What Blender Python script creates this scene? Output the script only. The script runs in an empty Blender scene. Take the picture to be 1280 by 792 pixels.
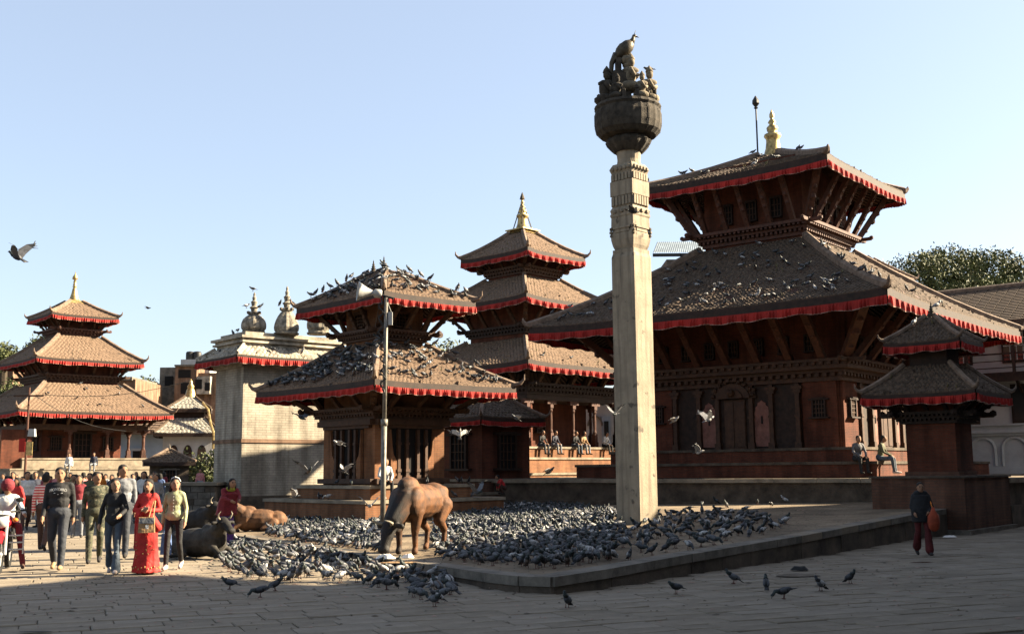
import bpy, math, random
import numpy as np
from mathutils import Vector, Matrix
random.seed(7); np.random.seed(7)
R = math.radians
scene = bpy.context.scene
COL = scene.collection

# ------------------------------------------------------------------ camera, sky, sun, exposure
F, HZ, ROLL, CH = 1380.0, 588.0, R(0.5), 1.7          # focal length in px at 1280 wide, horizon row, roll, eye height
PITCH = math.atan((HZ - 396) / F)
cam = bpy.data.cameras.new('camera'); cam_o = bpy.data.objects.new('camera', cam); COL.objects.link(cam_o)
cam.sensor_width = 36.0; cam.lens = F / 1280 * 36.0; cam.clip_end = 3000; cam.clip_start = .1
cam_o.matrix_world = Matrix.Translation((0, 0, CH)) @ Matrix.Rotation(R(90) + PITCH, 4, 'X') @ Matrix.Rotation(-ROLL, 4, 'Z')
scene.camera = cam_o
SUN_EL, SUN_AZ = R(29), math.atan2(.985, .174)        # azimuth clockwise from +Y
SD = Vector((math.sin(SUN_AZ) * math.cos(SUN_EL), math.cos(SUN_AZ) * math.cos(SUN_EL), math.sin(SUN_EL)))
world = bpy.data.worlds.new('World'); scene.world = world; world.use_nodes = True
wn = world.node_tree; wn.nodes.clear()
sky = wn.nodes.new('ShaderNodeTexSky'); sky.sky_type = 'NISHITA'; sky.sun_disc = False
sky.sun_elevation = SUN_EL; sky.sun_rotation = SUN_AZ; sky.altitude = 1300; sky.air_density = 1.1; sky.dust_density = 4.6; sky.ozone_density = 1.0
bg = wn.nodes.new('ShaderNodeBackground'); bg.inputs[1].default_value = .05
wo = wn.nodes.new('ShaderNodeOutputWorld'); veil = wn.nodes.new('ShaderNodeMixRGB'); veil.inputs[0].default_value = .48; veil.inputs[2].default_value = (2.0, 2.17, 2.42, 1)   # even winter haze over the whole sky
wn.links.new(sky.outputs[0], veil.inputs[1]); wn.links.new(veil.outputs[0], bg.inputs[0]); wn.links.new(bg.outputs[0], wo.inputs[0])
sl = bpy.data.lights.new('sun', 'SUN'); sl.energy = 5.0; sl.angle = R(.5); sl.color = (1, .84, .60)
so = bpy.data.objects.new('sun', sl); COL.objects.link(so); so.rotation_euler = SD.to_track_quat('Z', 'Y').to_euler()
scene.view_settings.view_transform = 'Standard'; scene.view_settings.look = 'None'
scene.view_settings.exposure = 2.7; scene.view_settings.gamma = 1.0; scene.view_settings.use_curve_mapping = False
scene.cycles.max_bounces = 5; scene.cycles.diffuse_bounces = 3; scene.cycles.use_denoising = True

# ------------------------------------------------------------------ survey: photograph pixel -> point in the place
_c, _s, _cr, _sr = math.cos(PITCH), math.sin(PITCH), math.cos(ROLL), math.sin(ROLL)
def ray(px, py):
    a = (px - 640) / F; b = (396 - py) / F
    u = a * _cr + b * _sr; v = -a * _sr + b * _cr
    return Vector((u, _c - v * _s, _s + v * _c))
def at(px, py, Y=None, z=None):
    d = ray(px, py); t = Y / d.y if Y is not None else (z - CH) / d.z
    return Vector((0, 0, CH)) + t * d
PA, PB, PC = .145, .0317, .0058                       # top of the low platform: z = PA + PB x + PC y
def on_platform(px, py, dz=0):
    d = ray(px, py); t = (PA + dz - CH) / (d.z - PB * d.x - PC * d.y)
    return Vector((0, 0, CH)) + t * d
def zplat(x, y): return PA + PB * x + PC * y

# ------------------------------------------------------------------ materials
MATS = {}
ALB = .46                                             # weathered surfaces: overall reflectance
def mat(name, col, rough=.85, var=.18, scale=6.0, bump=.15, metal=0, col2=None, spec=.3, fine=40.0):
    if name in MATS: return MATS[name]
    col = [c * ALB for c in col]; col2 = [c * ALB for c in col2] if col2 else None
    m = bpy.data.materials.new(name); m.use_nodes = True; MATS[name] = m
    t = m.node_tree; n = t.nodes; b = n['Principled BSDF']
    b.inputs['Roughness'].default_value = rough; b.inputs['Metallic'].default_value = metal
    b.inputs['Specular IOR Level'].default_value = spec
    tc = n.new('ShaderNodeTexCoord')
    n1 = n.new('ShaderNodeTexNoise'); n1.inputs['Scale'].default_value = scale; n1.inputs['Detail'].default_value = 6; n1.inputs['Roughness'].default_value = .65
    t.links.new(tc.outputs['Object'], n1.inputs['Vector'])
    r = n.new('ShaderNodeValToRGB'); e = r.color_ramp.elements
    c2 = col2 if col2 else [c * (1 - var * 1.8) for c in col]
    c1 = [min(1, c * (1 + var)) for c in col]
    e[0].position = .32; e[0].color = (*c2, 1); e[1].position = .68; e[1].color = (*c1, 1)
    t.links.new(n1.outputs['Fac'], r.inputs[0]); t.links.new(r.outputs[0], b.inputs['Base Color'])
    if bump:
        n2 = n.new('ShaderNodeTexNoise'); n2.inputs['Scale'].default_value = fine; n2.inputs['Detail'].default_value = 4
        t.links.new(tc.outputs['Object'], n2.inputs['Vector'])
        bp = n.new('ShaderNodeBump'); bp.inputs['Strength'].default_value = bump; bp.inputs['Distance'].default_value = .03
        t.links.new(n2.outputs['Fac'], bp.inputs['Height']); t.links.new(bp.outputs[0], b.inputs['Normal'])
    return m
def brick_mat(name, c1, c2, mortar, bw=.24, bh=.062, flat=False, dirt=.35, ms=.008):
    """running-bond masonry; wall coordinates u = x + y, v = z (flat: x, y)"""
    c1, c2, mortar = [[v * ALB for v in c] for c in (c1, c2, mortar)]
    m = bpy.data.materials.new(name); m.use_nodes = True; MATS[name] = m
    t = m.node_tree; n = t.nodes; b = n['Principled BSDF']; b.inputs['Roughness'].default_value = .9; b.inputs['Specular IOR Level'].default_value = .2
    tc = n.new('ShaderNodeTexCoord'); sp = n.new('ShaderNodeSeparateXYZ'); cb = n.new('ShaderNodeCombineXYZ'); ad = n.new('ShaderNodeMath')
    t.links.new(tc.outputs['Object'], sp.inputs[0])
    if flat:
        t.links.new(sp.outputs['X'], cb.inputs['X']); t.links.new(sp.outputs['Y'], cb.inputs['Y'])
    else:
        t.links.new(sp.outputs['X'], ad.inputs[0]); t.links.new(sp.outputs['Y'], ad.inputs[1])
        t.links.new(ad.outputs[0], cb.inputs['X']); t.links.new(sp.outputs['Z'], cb.inputs['Y'])
    br = n.new('ShaderNodeTexBrick'); br.inputs['Scale'].default_value = 1; br.inputs['Brick Width'].default_value = bw; br.inputs['Row Height'].default_value = bh
    br.inputs['Mortar Size'].default_value = ms; br.inputs['Mortar Smooth'].default_value = .3; br.inputs['Bias'].default_value = -.2
    br.inputs['Color1'].default_value = (*c1, 1); br.inputs['Color2'].default_value = (*c2, 1); br.inputs['Mortar'].default_value = (*mortar, 1)
    t.links.new(cb.outputs[0], br.inputs['Vector'])
    nz = n.new('ShaderNodeTexNoise'); nz.inputs['Scale'].default_value = 1.3; nz.inputs['Detail'].default_value = 8; nz.inputs['Roughness'].default_value = .7
    t.links.new(tc.outputs['Object'], nz.inputs['Vector'])
    rp = n.new('ShaderNodeValToRGB'); rp.color_ramp.elements[0].position = .35; rp.color_ramp.elements[1].position = .65
    rp.color_ramp.elements[0].color = (1 - dirt, 1 - dirt, 1 - dirt, 1); rp.color_ramp.elements[1].color = (1.1, 1.1, 1.1, 1)
    t.links.new(nz.outputs['Fac'], rp.inputs[0])
    mx = n.new('ShaderNodeMixRGB'); mx.blend_type = 'MULTIPLY'; mx.inputs[0].default_value = 1
    mp = n.new('ShaderNodeMapping'); mp.inputs['Scale'].default_value = (1.8, 1.8, .22) if not flat else (.5, .5, .5); t.links.new(tc.outputs['Object'], mp.inputs['Vector'])
    n3 = n.new('ShaderNodeTexNoise'); n3.inputs['Scale'].default_value = 1.4; n3.inputs['Detail'].default_value = 7; t.links.new(mp.outputs[0], n3.inputs['Vector'])
    r3 = n.new('ShaderNodeValToRGB'); r3.color_ramp.elements[0].position = .38; r3.color_ramp.elements[0].color = (.62, .60, .57, 1); r3.color_ramp.elements[1].position = .58; r3.color_ramp.elements[1].color = (1.04, 1.03, 1.0, 1); t.links.new(n3.outputs['Fac'], r3.inputs[0])
    m3 = n.new('ShaderNodeMixRGB'); m3.blend_type = 'MULTIPLY'; m3.inputs[0].default_value = 1; t.links.new(mx.outputs[0], m3.inputs[1]); t.links.new(r3.outputs[0], m3.inputs[2])
    t.links.new(br.outputs['Color'], mx.inputs[1]); t.links.new(rp.outputs[0], mx.inputs[2]); t.links.new(m3.outputs[0], b.inputs['Base Color'])
    bp = n.new('ShaderNodeBump'); bp.inputs['Strength'].default_value = .5; bp.inputs['Distance'].default_value = .01; bp.invert = True
    t.links.new(br.outputs['Fac'], bp.inputs['Height']); t.links.new(bp.outputs[0], b.inputs['Normal'])
    return m
brick_mat('brick_red', (.24, .07, .037), (.165, .052, .03), (.145, .08, .055))
brick_mat('brick_warm', (.42, .185, .085), (.33, .135, .065), (.30, .19, .12), dirt=.3)
brick_mat('brick_pale', (.63, .57, .47), (.56, .50, .415), (.44, .385, .32), bw=.34, bh=.10, ms=.012, dirt=.3)
brick_mat('brick_old', (.27, .13, .085), (.2, .1, .068), (.16, .11, .085), bw=.26, bh=.075)
brick_mat('brick_town', (.40, .25, .165), (.35, .21, .14), (.32, .24, .18), bw=.4, bh=.15)
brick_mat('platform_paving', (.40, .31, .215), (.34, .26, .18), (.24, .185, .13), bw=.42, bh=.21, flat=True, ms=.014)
brick_mat('far_paving', (.34, .29, .225), (.31, .265, .205), (.24, .2, .16), bw=.75, bh=.36, flat=True, ms=.012)
mat('wood_dark', (.05, .025, .015), .75, .35, 5)
mat('wood_brown', (.105, .047, .022), .7, .3, 5)
mat('wood_red', (.13, .046, .024), .7, .3, 4)
mat('tile', (.285, .187, .122), .9, .3, 9, .3)
mat('tile_grey', (.165, .112, .074), .9, .4, 9, .3)
mat('tile_bed', (.13, .09, .065), .95, .3, 4)
mat('mortar_ridge', (.30, .21, .15), .9, .3, 5, .3)
mat('cloth_red', (.60, .032, .022), .85, .25, .9, .05, col2=(.30, .022, .016))
mat('cloth_hem', (.55, .36, .28), .85, .1, 3, 0)
mat('stone_pale', (.56, .44, .29), .85, .14, 2.2, .2)
def streak_mat(name, c1, c2, c3):
    m = mat(name, c1, .88, .14, 2.2, .3, fine=26); t = m.node_tree; n = t.nodes; b = n['Principled BSDF']; src = b.inputs['Base Color'].links[0].from_socket
    tc = n.new('ShaderNodeTexCoord'); mp = n.new('ShaderNodeMapping'); mp.inputs['Scale'].default_value = (5, 5, .35); t.links.new(tc.outputs['Object'], mp.inputs['Vector'])
    for sc, lo, hi, c in ((1.6, .46, .72, c2), (3.5, .64, .70, c3)):
        nz = n.new('ShaderNodeTexNoise'); nz.inputs['Scale'].default_value = sc; nz.inputs['Detail'].default_value = 6; t.links.new(mp.outputs[0] if c is c2 else tc.outputs['Object'], nz.inputs['Vector'])
        r = n.new('ShaderNodeMapRange'); r.inputs[1].default_value = lo; r.inputs[2].default_value = hi; t.links.new(nz.outputs['Fac'], r.inputs[0])
        x = n.new('ShaderNodeMixRGB'); x.inputs[2].default_value = (*[v * ALB for v in c], 1); t.links.new(r.outputs[0], x.inputs[0]); t.links.new(src, x.inputs[1]); src = x.outputs[0]
    t.links.new(src, b.inputs['Base Color']); return m
del MATS['stone_pale']; streak_mat('stone_pale', (.47, .39, .28), (.25, .205, .15), (.17, .14, .105))
mat('stone_grey', (.27, .235, .19), .9, .3, 2.5, .3)
mat('stone_dark', (.085, .07, .052), .95, .4, 5, .4)
mat('ledge', (.40, .33, .24), .9, .25, 2.0, .3)
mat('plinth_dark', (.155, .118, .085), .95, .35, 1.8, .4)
mat('plaster_cream', (.60, .53, .42), .9, .35, 2.4, .3, fine=15)
mat('plaster_white', (.70, .70, .70), .9, .1, 1.2, .1)
mat('plaster_blue', (.50, .60, .72), .9, .1, 1.2, .1)
mat('gold', (.80, .58, .24), .45, .4, 6, .15, metal=.7)
mat('bronze', (.12, .095, .06), .5, .3, 8, .2, metal=.5)
mat('iron', (.05, .048, .045), .55, .25, 8, .1, metal=.3)
mat('pipe', (.33, .30, .25), .6, .25, 7, .1, metal=.3)
mat('horn_grey', (.60, .60, .57), .5, .12, 5, .05)
mat('void', (.012, .010, .009), .9, .1, 3, 0)
mat('paving', (.36, .295, .215), .88, .16, 1.5, .35, fine=22)
mat('paving_b', (.325, .265, .19), .88, .18, 1.5, .35, fine=22)
mat('paving_c', (.39, .325, .245), .88, .15, 1.5, .35, fine=22)
mat('joint', (.23, .185, .14), .95, .3, 3, .3)
mat('bark', (.10, .075, .05), .95, .3, 6, .4)
mat('leaf_a', (.15, .17, .05), .7, .3, .5, 0)
mat('leaf_b', (.11, .135, .042), .7, .3, .5, 0)
mat('leaf_c', (.165, .185, .055), .7, .3, .5, 0)
mat('dry_weed', (.26, .23, .10), .8, .3, 3, 0)
mat('glass', (.04, .045, .05), .15, .1, 2, 0, spec=.6)
mat('tin', (.26, .33, .40), .7, .2, 2, .05)

# ------------------------------------------------------------------ mesh tools
class MB:
    def __init__(s): s.v = []; s.f = []; s.m = []
    def quad(s, pts, mi=0):
        b = len(s.v); s.v += [tuple(p) for p in pts]; s.f.append(tuple(range(b, b + len(pts)))); s.m.append(mi)
    def add(s, verts, faces, mi=0):
        b = len(s.v); s.v += [tuple(p) for p in verts]
        for f in faces: s.f.append(tuple(i + b for i in f)); s.m.append(mi)
    def box(s, cx, cy, cz, sx, sy, sz, mi=0, M=None, taper=1.0):
        """box centred at c with full sizes s; taper scales its top"""
        vs = []
        for z, k in ((-.5, 1), (.5, taper)):
            for x, y in ((-.5, -.5), (.5, -.5), (.5, .5), (-.5, .5)): vs.append(Vector((cx + x * sx * k, cy + y * sy * k, cz + z * sz)))
        if M is not None: vs = [M @ v for v in vs]
        s.add(vs, [(3, 2, 1, 0), (4, 5, 6, 7), (0, 1, 5, 4), (1, 2, 6, 5), (2, 3, 7, 6), (3, 0, 4, 7)], mi)
    def slab(s, hx, hy, z0, z1, mi=0, cx=0, cy=0, taper=1.0): s.box(cx, cy, (z0 + z1) / 2, 2 * hx, 2 * hy, z1 - z0, mi, None, taper)
    def bar(s, a, b, w, d, mi=0, up=(0, 0, 1)):
        a = Vector(a); b = Vector(b); z = (b - a).normalized(); u = Vector(up)
        x = u.cross(z); x = x.normalized() if x.length > 1e-5 else Vector((1, 0, 0)); y = z.cross(x)
        vs = [p + x * (i * w / 2) + y * (j * d / 2) for p in (a, b) for i, j in ((-1, -1), (1, -1), (1, 1), (-1, 1))]
        s.add(vs, [(3, 2, 1, 0), (4, 5, 6, 7), (0, 1, 5, 4), (1, 2, 6, 5), (2, 3, 7, 6), (3, 0, 4, 7)], mi)
    def tube(s, pts, rad, n=8, mi=0, caps=True):
        pts = [Vector(p) for p in pts]; k = len(pts)
        if not hasattr(rad, '__len__'): rad = [rad] * k
        ref = Vector((0, 0, 1)) if abs((pts[-1] - pts[0]).normalized().z) < .9 else Vector((1, 0, 0))
        vs = []; prev = None
        for i, p in enumerate(pts):
            t = (pts[min(i + 1, k - 1)] - pts[max(i - 1, 0)]).normalized()
            x = (ref - t * ref.dot(t)).normalized() if prev is None else (prev - t * prev.dot(t)).normalized()
            prev = x; y = t.cross(x)
            for j in range(n):
                a = 2 * math.pi * j / n; vs.append(p + (x * math.cos(a) + y * math.sin(a)) * rad[i])
        fs = [(i * n + j, i * n + (j + 1) % n, (i + 1) * n + (j + 1) % n, (i + 1) * n + j) for i in range(k - 1) for j in range(n)]
        if caps: fs += [tuple(range(n - 1, -1, -1)), tuple(range((k - 1) * n, k * n))]
        s.add(vs, fs, mi)
    def lathe(s, prof, n=16, c=(0, 0, 0), mi=0, M=None, flute=0, nf=8):
        vs = []
        for r, z in prof:
            for j in range(n):
                a = 2 * math.pi * j / n; rr = r * (1 + flute * math.cos(nf * a))
                p = Vector((c[0] + rr * math.cos(a), c[1] + rr * math.sin(a), c[2] + z)); vs.append(M @ p if M is not None else p)
        k = len(prof)
        fs = [(i * n + j, i * n + (j + 1) % n, (i + 1) * n + (j + 1) % n, (i + 1) * n + j) for i in range(k - 1) for j in range(n)]
        fs += [tuple(range(n - 1, -1, -1)), tuple(range((k - 1) * n, k * n))]
        s.add(vs, fs, mi)
    def ball(s, c, r, n=10, mi=0, M=None):
        rx, ry, rz = r if hasattr(r, '__len__') else (r, r, r)
        vs = []; k = max(4, n // 2 + 1)
        for i in range(k):
            th = math.pi * (i + .02) / (k - 1 + .04) - math.pi / 2
            for j in range(n):
                a = 2 * math.pi * j / n
                p = Vector((rx * math.cos(th) * math.cos(a), ry * math.cos(th) * math.sin(a), rz * math.sin(th)))
                if M is not None: p = M @ p
                vs.append(Vector(c) + p)
        fs = [(i * n + j, i * n + (j + 1) % n, (i + 1) * n + (j + 1) % n, (i + 1) * n + j) for i in range(k - 1) for j in range(n)]
        fs += [tuple(range(n - 1, -1, -1)), tuple(range((k - 1) * n, k * n))]
        s.add(vs, fs, mi)
    def prism(s, poly, z0, z1, mi=0, mtop=None):
        n = len(poly); vs = [(p[0], p[1], z0) for p in poly] + [(p[0], p[1], z1) for p in poly]
        s.add(vs, [tuple(range(n - 1, -1, -1))] + [(i, (i + 1) % n, n + (i + 1) % n, n + i) for i in range(n)], mi)
        s.add(vs[n:], [tuple(range(n))], mi if mtop is None else mtop)
    def mesh(s, name, mats, smooth=False):
        me = bpy.data.meshes.new(name); me.from_pydata(s.v, [], s.f)
        for m in (mats if isinstance(mats, (list, tuple)) else [mats]): me.materials.append(MATS[m] if isinstance(m, str) else m)
        if any(s.m): me.polygons.foreach_set('material_index', s.m)
        if smooth: me.polygons.foreach_set('use_smooth', [True] * len(s.f))
        me.update(); return me
    def build(s, name, mats, parent=None, smooth=False, loc=None, rz=None):
        return link(name, s.mesh(name, mats, smooth), parent, loc, rz)
def link(name, me, parent=None, loc=None, rz=None):
    o = bpy.data.objects.new(name, me); COL.objects.link(o)
    if parent is not None: o.parent = parent
    if loc is not None: o.location = loc
    if rz is not None: o.rotation_euler.z = rz
    return o
def tag(o, label=None, cat=None, group=None, kind=None):
    if label: o['label'] = label
    if cat: o['category'] = cat
    if group: o['group'] = group
    if kind: o['kind'] = kind
    return o
def thing(name, label, cat, loc=(0, 0, 0), rz=0, group=None):
    o = bpy.data.objects.new(name, None); COL.objects.link(o); o.location = loc; o.rotation_euler.z = rz; o.empty_display_size = .2
    return tag(o, label, cat, group)
OUT = [Vector((0, -1, 0)), Vector((-1, 0, 0)), Vector((0, 1, 0)), Vector((1, 0, 0))]   # faces: 0 front-right, 1 front-left, 2, 3 behind
ALN = [Vector((1, 0, 0)), Vector((0, -1, 0)), Vector((-1, 0, 0)), Vector((0, 1, 0))]
def side_M(k, out=0, along=0, z=0):
    """frame of face k: local x along the face (to the right seen from outside), y inward, z up"""
    a, o = ALN[k], OUT[k]
    M = Matrix(((a.x, -o.x, 0, 0), (a.y, -o.y, 0, 0), (0, 0, 1, 0), (0, 0, 0, 1)))
    return Matrix.Translation(a * along + o * out + Vector((0, 0, z))) @ M

# ------------------------------------------------------------------ the setting: ground and low platform
g = MB(); g.quad([(-400, -60, 0), (400, -60, 0), (400, 600, 0), (-400, 600, 0)])
ground = tag(g.build('ground', 'joint'), kind='structure')
edge_px = [(258, 662), (291, 668), (343, 676), (430, 689), (470, 696), (530, 704), (570, 710), (610, 716), (650, 720), (690, 721), (763, 710), (863, 692), (1000, 669.5), (1130, 645)]
EDGE = [on_platform(*p) for p in edge_px]
EDGE.append(EDGE[-1] + Vector((.62, .785, 0)) * 3.0)
back = [Vector((17, 38, 0)), Vector((6, 52, 0)), Vector((-11.5, 50, 0)), Vector((-10.5, 36, 0))]
poly = EDGE + back
def inside(x, y, P):
    c = False; j = len(P) - 1
    for i in range(len(P)):
        if (P[i][1] > y) != (P[j][1] > y) and x < (P[j][0] - P[i][0]) * (y - P[i][1]) / (P[j][1] - P[i][1]) + P[i][0]: c = not c
        j = i
    return c
# paving stones: laid in rows running to the right and away
rowdir = Vector((math.cos(R(22)), math.sin(R(22)), 0)); rowup = Vector((-rowdir.y, rowdir.x, 0))
stones = []
rr = 9.0; rng = random.Random(3)
while rr < 36:
    d = rng.uniform(.30, .46); x = -16 + rng.uniform(0, .8)
    while x < 30:
        w = rng.uniform(.45, 1.05); c = rowdir * (x + w / 2) + rowup * (rr + d / 2)
        if 10.5 < c.y < 34 and -.52 * c.y - 1 < c.x < .52 * c.y + 1 and not inside(c.x, c.y, poly): stones.append((c, w, d))
        x += w
    rr += d
def stone_verts(w, d, h, rn):
    w -= .008 + rn.random() * .008; d -= .008 + rn.random() * .008
    b = .012
    v = []
    for z, k in ((-.03, 0), (h - .008, 0), (h, b)):
        for sx, sy in ((-1, -1), (1, -1), (1, 1), (-1, 1)): v.append([sx * (w / 2 - k), sy * (d / 2 - k), z])
    for i in range(4): v[i + 8][2] += rn.uniform(-.006, .006)
    for i in range(12): v[i][0] += rn.uniform(-.003, .003); v[i][1] += rn.uniform(-.003, .003)
    return v
SF = [(0, 1, 5, 4), (1, 2, 6, 5), (2, 3, 7, 6), (3, 0, 4, 7), (4, 5, 9, 8), (5, 6, 10, 9), (6, 7, 11, 10), (7, 4, 8, 11), (8, 9, 10, 11)]
stones.sort(key=lambda s: s[0].length)
rest = MB(); RM = Matrix((rowdir.to_tuple(), rowup.to_tuple(), (0, 0, 1))).transposed()
nst = 0
for i, (c, w, d) in enumerate(stones):
    vis = abs(c.x) < .485 * c.y and c.y > 11.6
    mi = rng.choice((0, 0, 1, 2)); h = .022 + rng.uniform(-.004, .004)
    vs = stone_verts(w, d, h, rng)
    if vis and nst < 290:
        mb = MB(); mb.add(vs, SF, 0); o = mb.build('paving_stone', ['paving', 'paving_b', 'paving_c'][mi], ground, loc=c, rz=R(22)); nst += 1
    else:
        rest.add([RM @ Vector(v) + c for v in vs], SF, mi)
tag(rest.build('paving_stones', ['paving', 'paving_b', 'paving_c'], ground), kind='stuff')
fp = MB()                                             # paving too far to tell its stones apart
fp.quad([(-90, 33.4, .012), (60, 33.4, .012), (60, 150, .012), (-90, 150, .012)])
tag(fp.build('far_paving', 'far_paving', ground), kind='stuff')
# the low platform
pl = MB()
top = [(p.x, p.y, zplat(p.x, p.y) - .004) for p in poly]
pl.add(top, [tuple(range(len(top)))], 0)
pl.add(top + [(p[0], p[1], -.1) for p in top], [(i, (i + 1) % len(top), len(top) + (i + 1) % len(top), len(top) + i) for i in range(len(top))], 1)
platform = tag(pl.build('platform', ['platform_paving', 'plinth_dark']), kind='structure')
# kerb stones along its edge, two courses
for i in range(len(EDGE) - 1):
    a, b = EDGE[i], EDGE[i + 1]; L = (b - a).length; dv = (b - a) / L; nrm = Vector((dv.y, -dv.x, 0)).normalized()
    k = max(1, round(L / .95)); step = L / k
    for j in range(k):
        p0 = a + dv * (j * step + .008); p1 = a + dv * ((j + 1) * step - .008)
        for course in (0, 1):
            mb = MB(); q = []
            pr = nrm * ((.035 if course == 0 else .012) + rng.uniform(-.008, .012)); inn = -nrm * (.34 if course == 0 else .1)
            hz = [zplat(p.x, p.y) + .006 for p in (p0, p1)]
            tz = hz if course == 0 else [h - .135 for h in hz]
            bz = [h - .13 for h in hz] if course == 0 else [-.05, -.05]
            if min(tz) < .02: continue
            for zz in (bz, tz):
                q += [Vector((*(p0 + pr).xy, zz[0])), Vector((*(p1 + pr).xy, zz[1])), Vector((*(p1 + inn).xy, zz[1])), Vector((*(p0 + inn).xy, zz[0]))]
            mb.add(q, [(3, 2, 1, 0), (4, 5, 6, 7), (0, 1, 5, 4), (1, 2, 6, 5), (2, 3, 7, 6), (3, 0, 4, 7)])
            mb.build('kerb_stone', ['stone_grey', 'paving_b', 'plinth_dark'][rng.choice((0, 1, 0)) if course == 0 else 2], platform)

# ------------------------------------------------------------------ pagoda kit (all in the temple's own frame)
def corners(a, b): return [Vector((-a, -b, 0)), Vector((a, -b, 0)), Vector((a, b, 0)), Vector((-a, b, 0))]
SIDEC = [(0, 1), (3, 0), (2, 3), (1, 2)]              # corner pairs of face k, left to right seen from outside
class Roof:
    def __init__(s, a, b, z0, ra, rb, z1, sag=.25, lift=.18):
        s.a, s.b, s.z0, s.ra, s.rb, s.z1, s.sag, s.lift = a, b, z0, ra, rb, z1, sag, lift
        s.E = corners(a, b); s.T = corners(ra, rb)
    def p(s, k, t, q, dz=0):
        i, j = SIDEC[k]; e = s.E[i].lerp(s.E[j], t); u = s.T[i].lerp(s.T[j], t); v = e.lerp(u, q)
        v.z = s.z0 + (s.z1 - s.z0) * (q - s.sag * q * (1 - q)) + s.lift * abs(2 * t - 1) ** 5 * (1 - q) ** 3 + dz
        w = t * (1 - t) * 4; v.z += (.010 * math.sin(9 * t + 2.3 * k + s.a) + .008 * math.sin(17 * t + 5 * q + k)) * s.a * .45 * w * min(1, 4 * q * (1 - q) + .35)
        return v
def roof(parent, rf, thick=.16, tw=.19, th=.17, tmat='tile', fringe=.34, pleat=.09, band=.16, ridge=.13, rafter=.32, inner=None, hem=True, tip=.35, rmat='mortar_ridge', gap=.02):
    a, b = rf.a, rf.b
    m = MB(); NT, NS = 16, 6
    for k in range(4):
        g1 = [[rf.p(k, i / NT, j / NS) for i in range(NT + 1)] for j in range(NS + 1)]
        g0 = [[v - Vector((0, 0, thick)) for v in r] for r in g1]
        for j in range(NS):
            for i in range(NT):
                m.quad((g1[j][i], g1[j][i + 1], g1[j + 1][i + 1], g1[j + 1][i]), 0)
                m.quad((g0[j][i + 1], g0[j][i], g0[j + 1][i], g0[j + 1][i + 1]), 1)
        for i in range(NT):                           # eave board: a deep wooden fascia
            o = OUT[k] * .02; dn = Vector((0, 0, -(thick + band)))
            p0, p1 = g1[0][i], g1[0][i + 1]
            m.quad((p0 + o + dn, p1 + o + dn, p1 + o, p0 + o), 1); m.quad((p1 - o * 3 + dn, p0 - o * 3 + dn, p0 - o * 3, p1 - o * 3), 1); m.quad((p0 - o * 3 + dn, p1 - o * 3 + dn, p1 + o + dn, p0 + o + dn), 1)
            m.quad((p0 + o, p1 + o, p1, p0), 1)
    if rf.ra > .02:
        m.quad([v + Vector((0, 0, rf.z1)) for v in rf.T], 0)
    ro = m.build('roof', ['tile_bed', 'wood_dark'], parent)
    # tiles: small overlapping plates, real relief
    tl = MB(); rn = random.Random(int(a * 100))
    for k in range(4):
        i, j = SIDEC[k]
        sl = (rf.p(k, .5, 1) - rf.p(k, .5, 0)).length; nrow = max(3, round(sl / th))
        for r_ in range(nrow):
            q0 = r_ / nrow - .004; q1 = min(1, (r_ + 1.25) / nrow)
            w = (rf.p(k, 1, q0) - rf.p(k, 0, q0)).length; nc = max(2, round(w / tw)); off = (r_ % 2) * .5
            for c_ in range(nc):
                t0 = (c_ + off * .0 + .06) / nc; t1 = (c_ + .94) / nc
                d = rn.uniform(-.016, .02); hl = .055 + d; hu = .012
                if rn.random() < .012: continue
                if rn.random() < .03: hl += .05; t0 += .012 * (1 if c_ % 2 else -1)
                A = rf.p(k, t0, q0); B = rf.p(k, t1, q0); C = rf.p(k, t1, q1, hu); D = rf.p(k, t0, q1, hu)
                mid = (A + B) / 2; A2 = A + Vector((0, 0, hl * .7)); B2 = B + Vector((0, 0, hl * .7)); M2 = mid + Vector((0, 0, hl * 1.15)); U2 = (C + D) / 2 + Vector((0, 0, .02))
                tl.add((A2, M2, B2, C, U2, D, A, B), [(0, 1, 4, 5), (1, 2, 3, 4), (6, 7, 2, 1, 0), (6, 0, 5), (7, 3, 2)])
    tag(tl.build('tiles', tmat, ro), kind='stuff')
    wd = MB()
    for _ in range(int(a * 9) if fringe else 0):
        k = rn.randrange(4); p = rf.p(k, rn.uniform(.03, .97), rn.uniform(.02, .95) ** 1.5, .03)
        for _ in range(5):
            an = rn.uniform(0, 6.28); h = rn.uniform(.06, .2); d = Vector((math.cos(an), math.sin(an), 0)); wv = Vector((-d.y, d.x, 0)) * .018
            wd.add([p - wv, p + wv, p + d * h * .5 + Vector((0, 0, h))], [(0, 1, 2)])
    if wd.v: tag(wd.build('weeds', 'dry_weed', ro), kind='stuff')
    # hip ridges with an upturned tip
    for c_ in range(4):
        k = [0, 0, 2, 2][c_]; t = [0, 1, 0, 1][c_]
        pts = [rf.p(k, t, q, .07) for q in (1, .8, .6, .4, .2, .05, 0)]
        dirn = (pts[-1] - pts[-2]); dirn.z = 0; dirn.normalize()
        if tip: pts += [pts[-1] + dirn * tip * .45 + Vector((0, 0, tip * .12)), pts[-1] + dirn * tip * .8 + Vector((0, 0, tip * .5)), pts[-1] + dirn * tip * .85 + Vector((0, 0, tip * 1.0))]
        rad = [ridge] * 7 + ([ridge * .6, ridge * .42, ridge * .12] if tip else [])
        mb = MB(); mb.tube(pts, rad, 6); mb.build('hip_ridge', rmat, ro)
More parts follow.
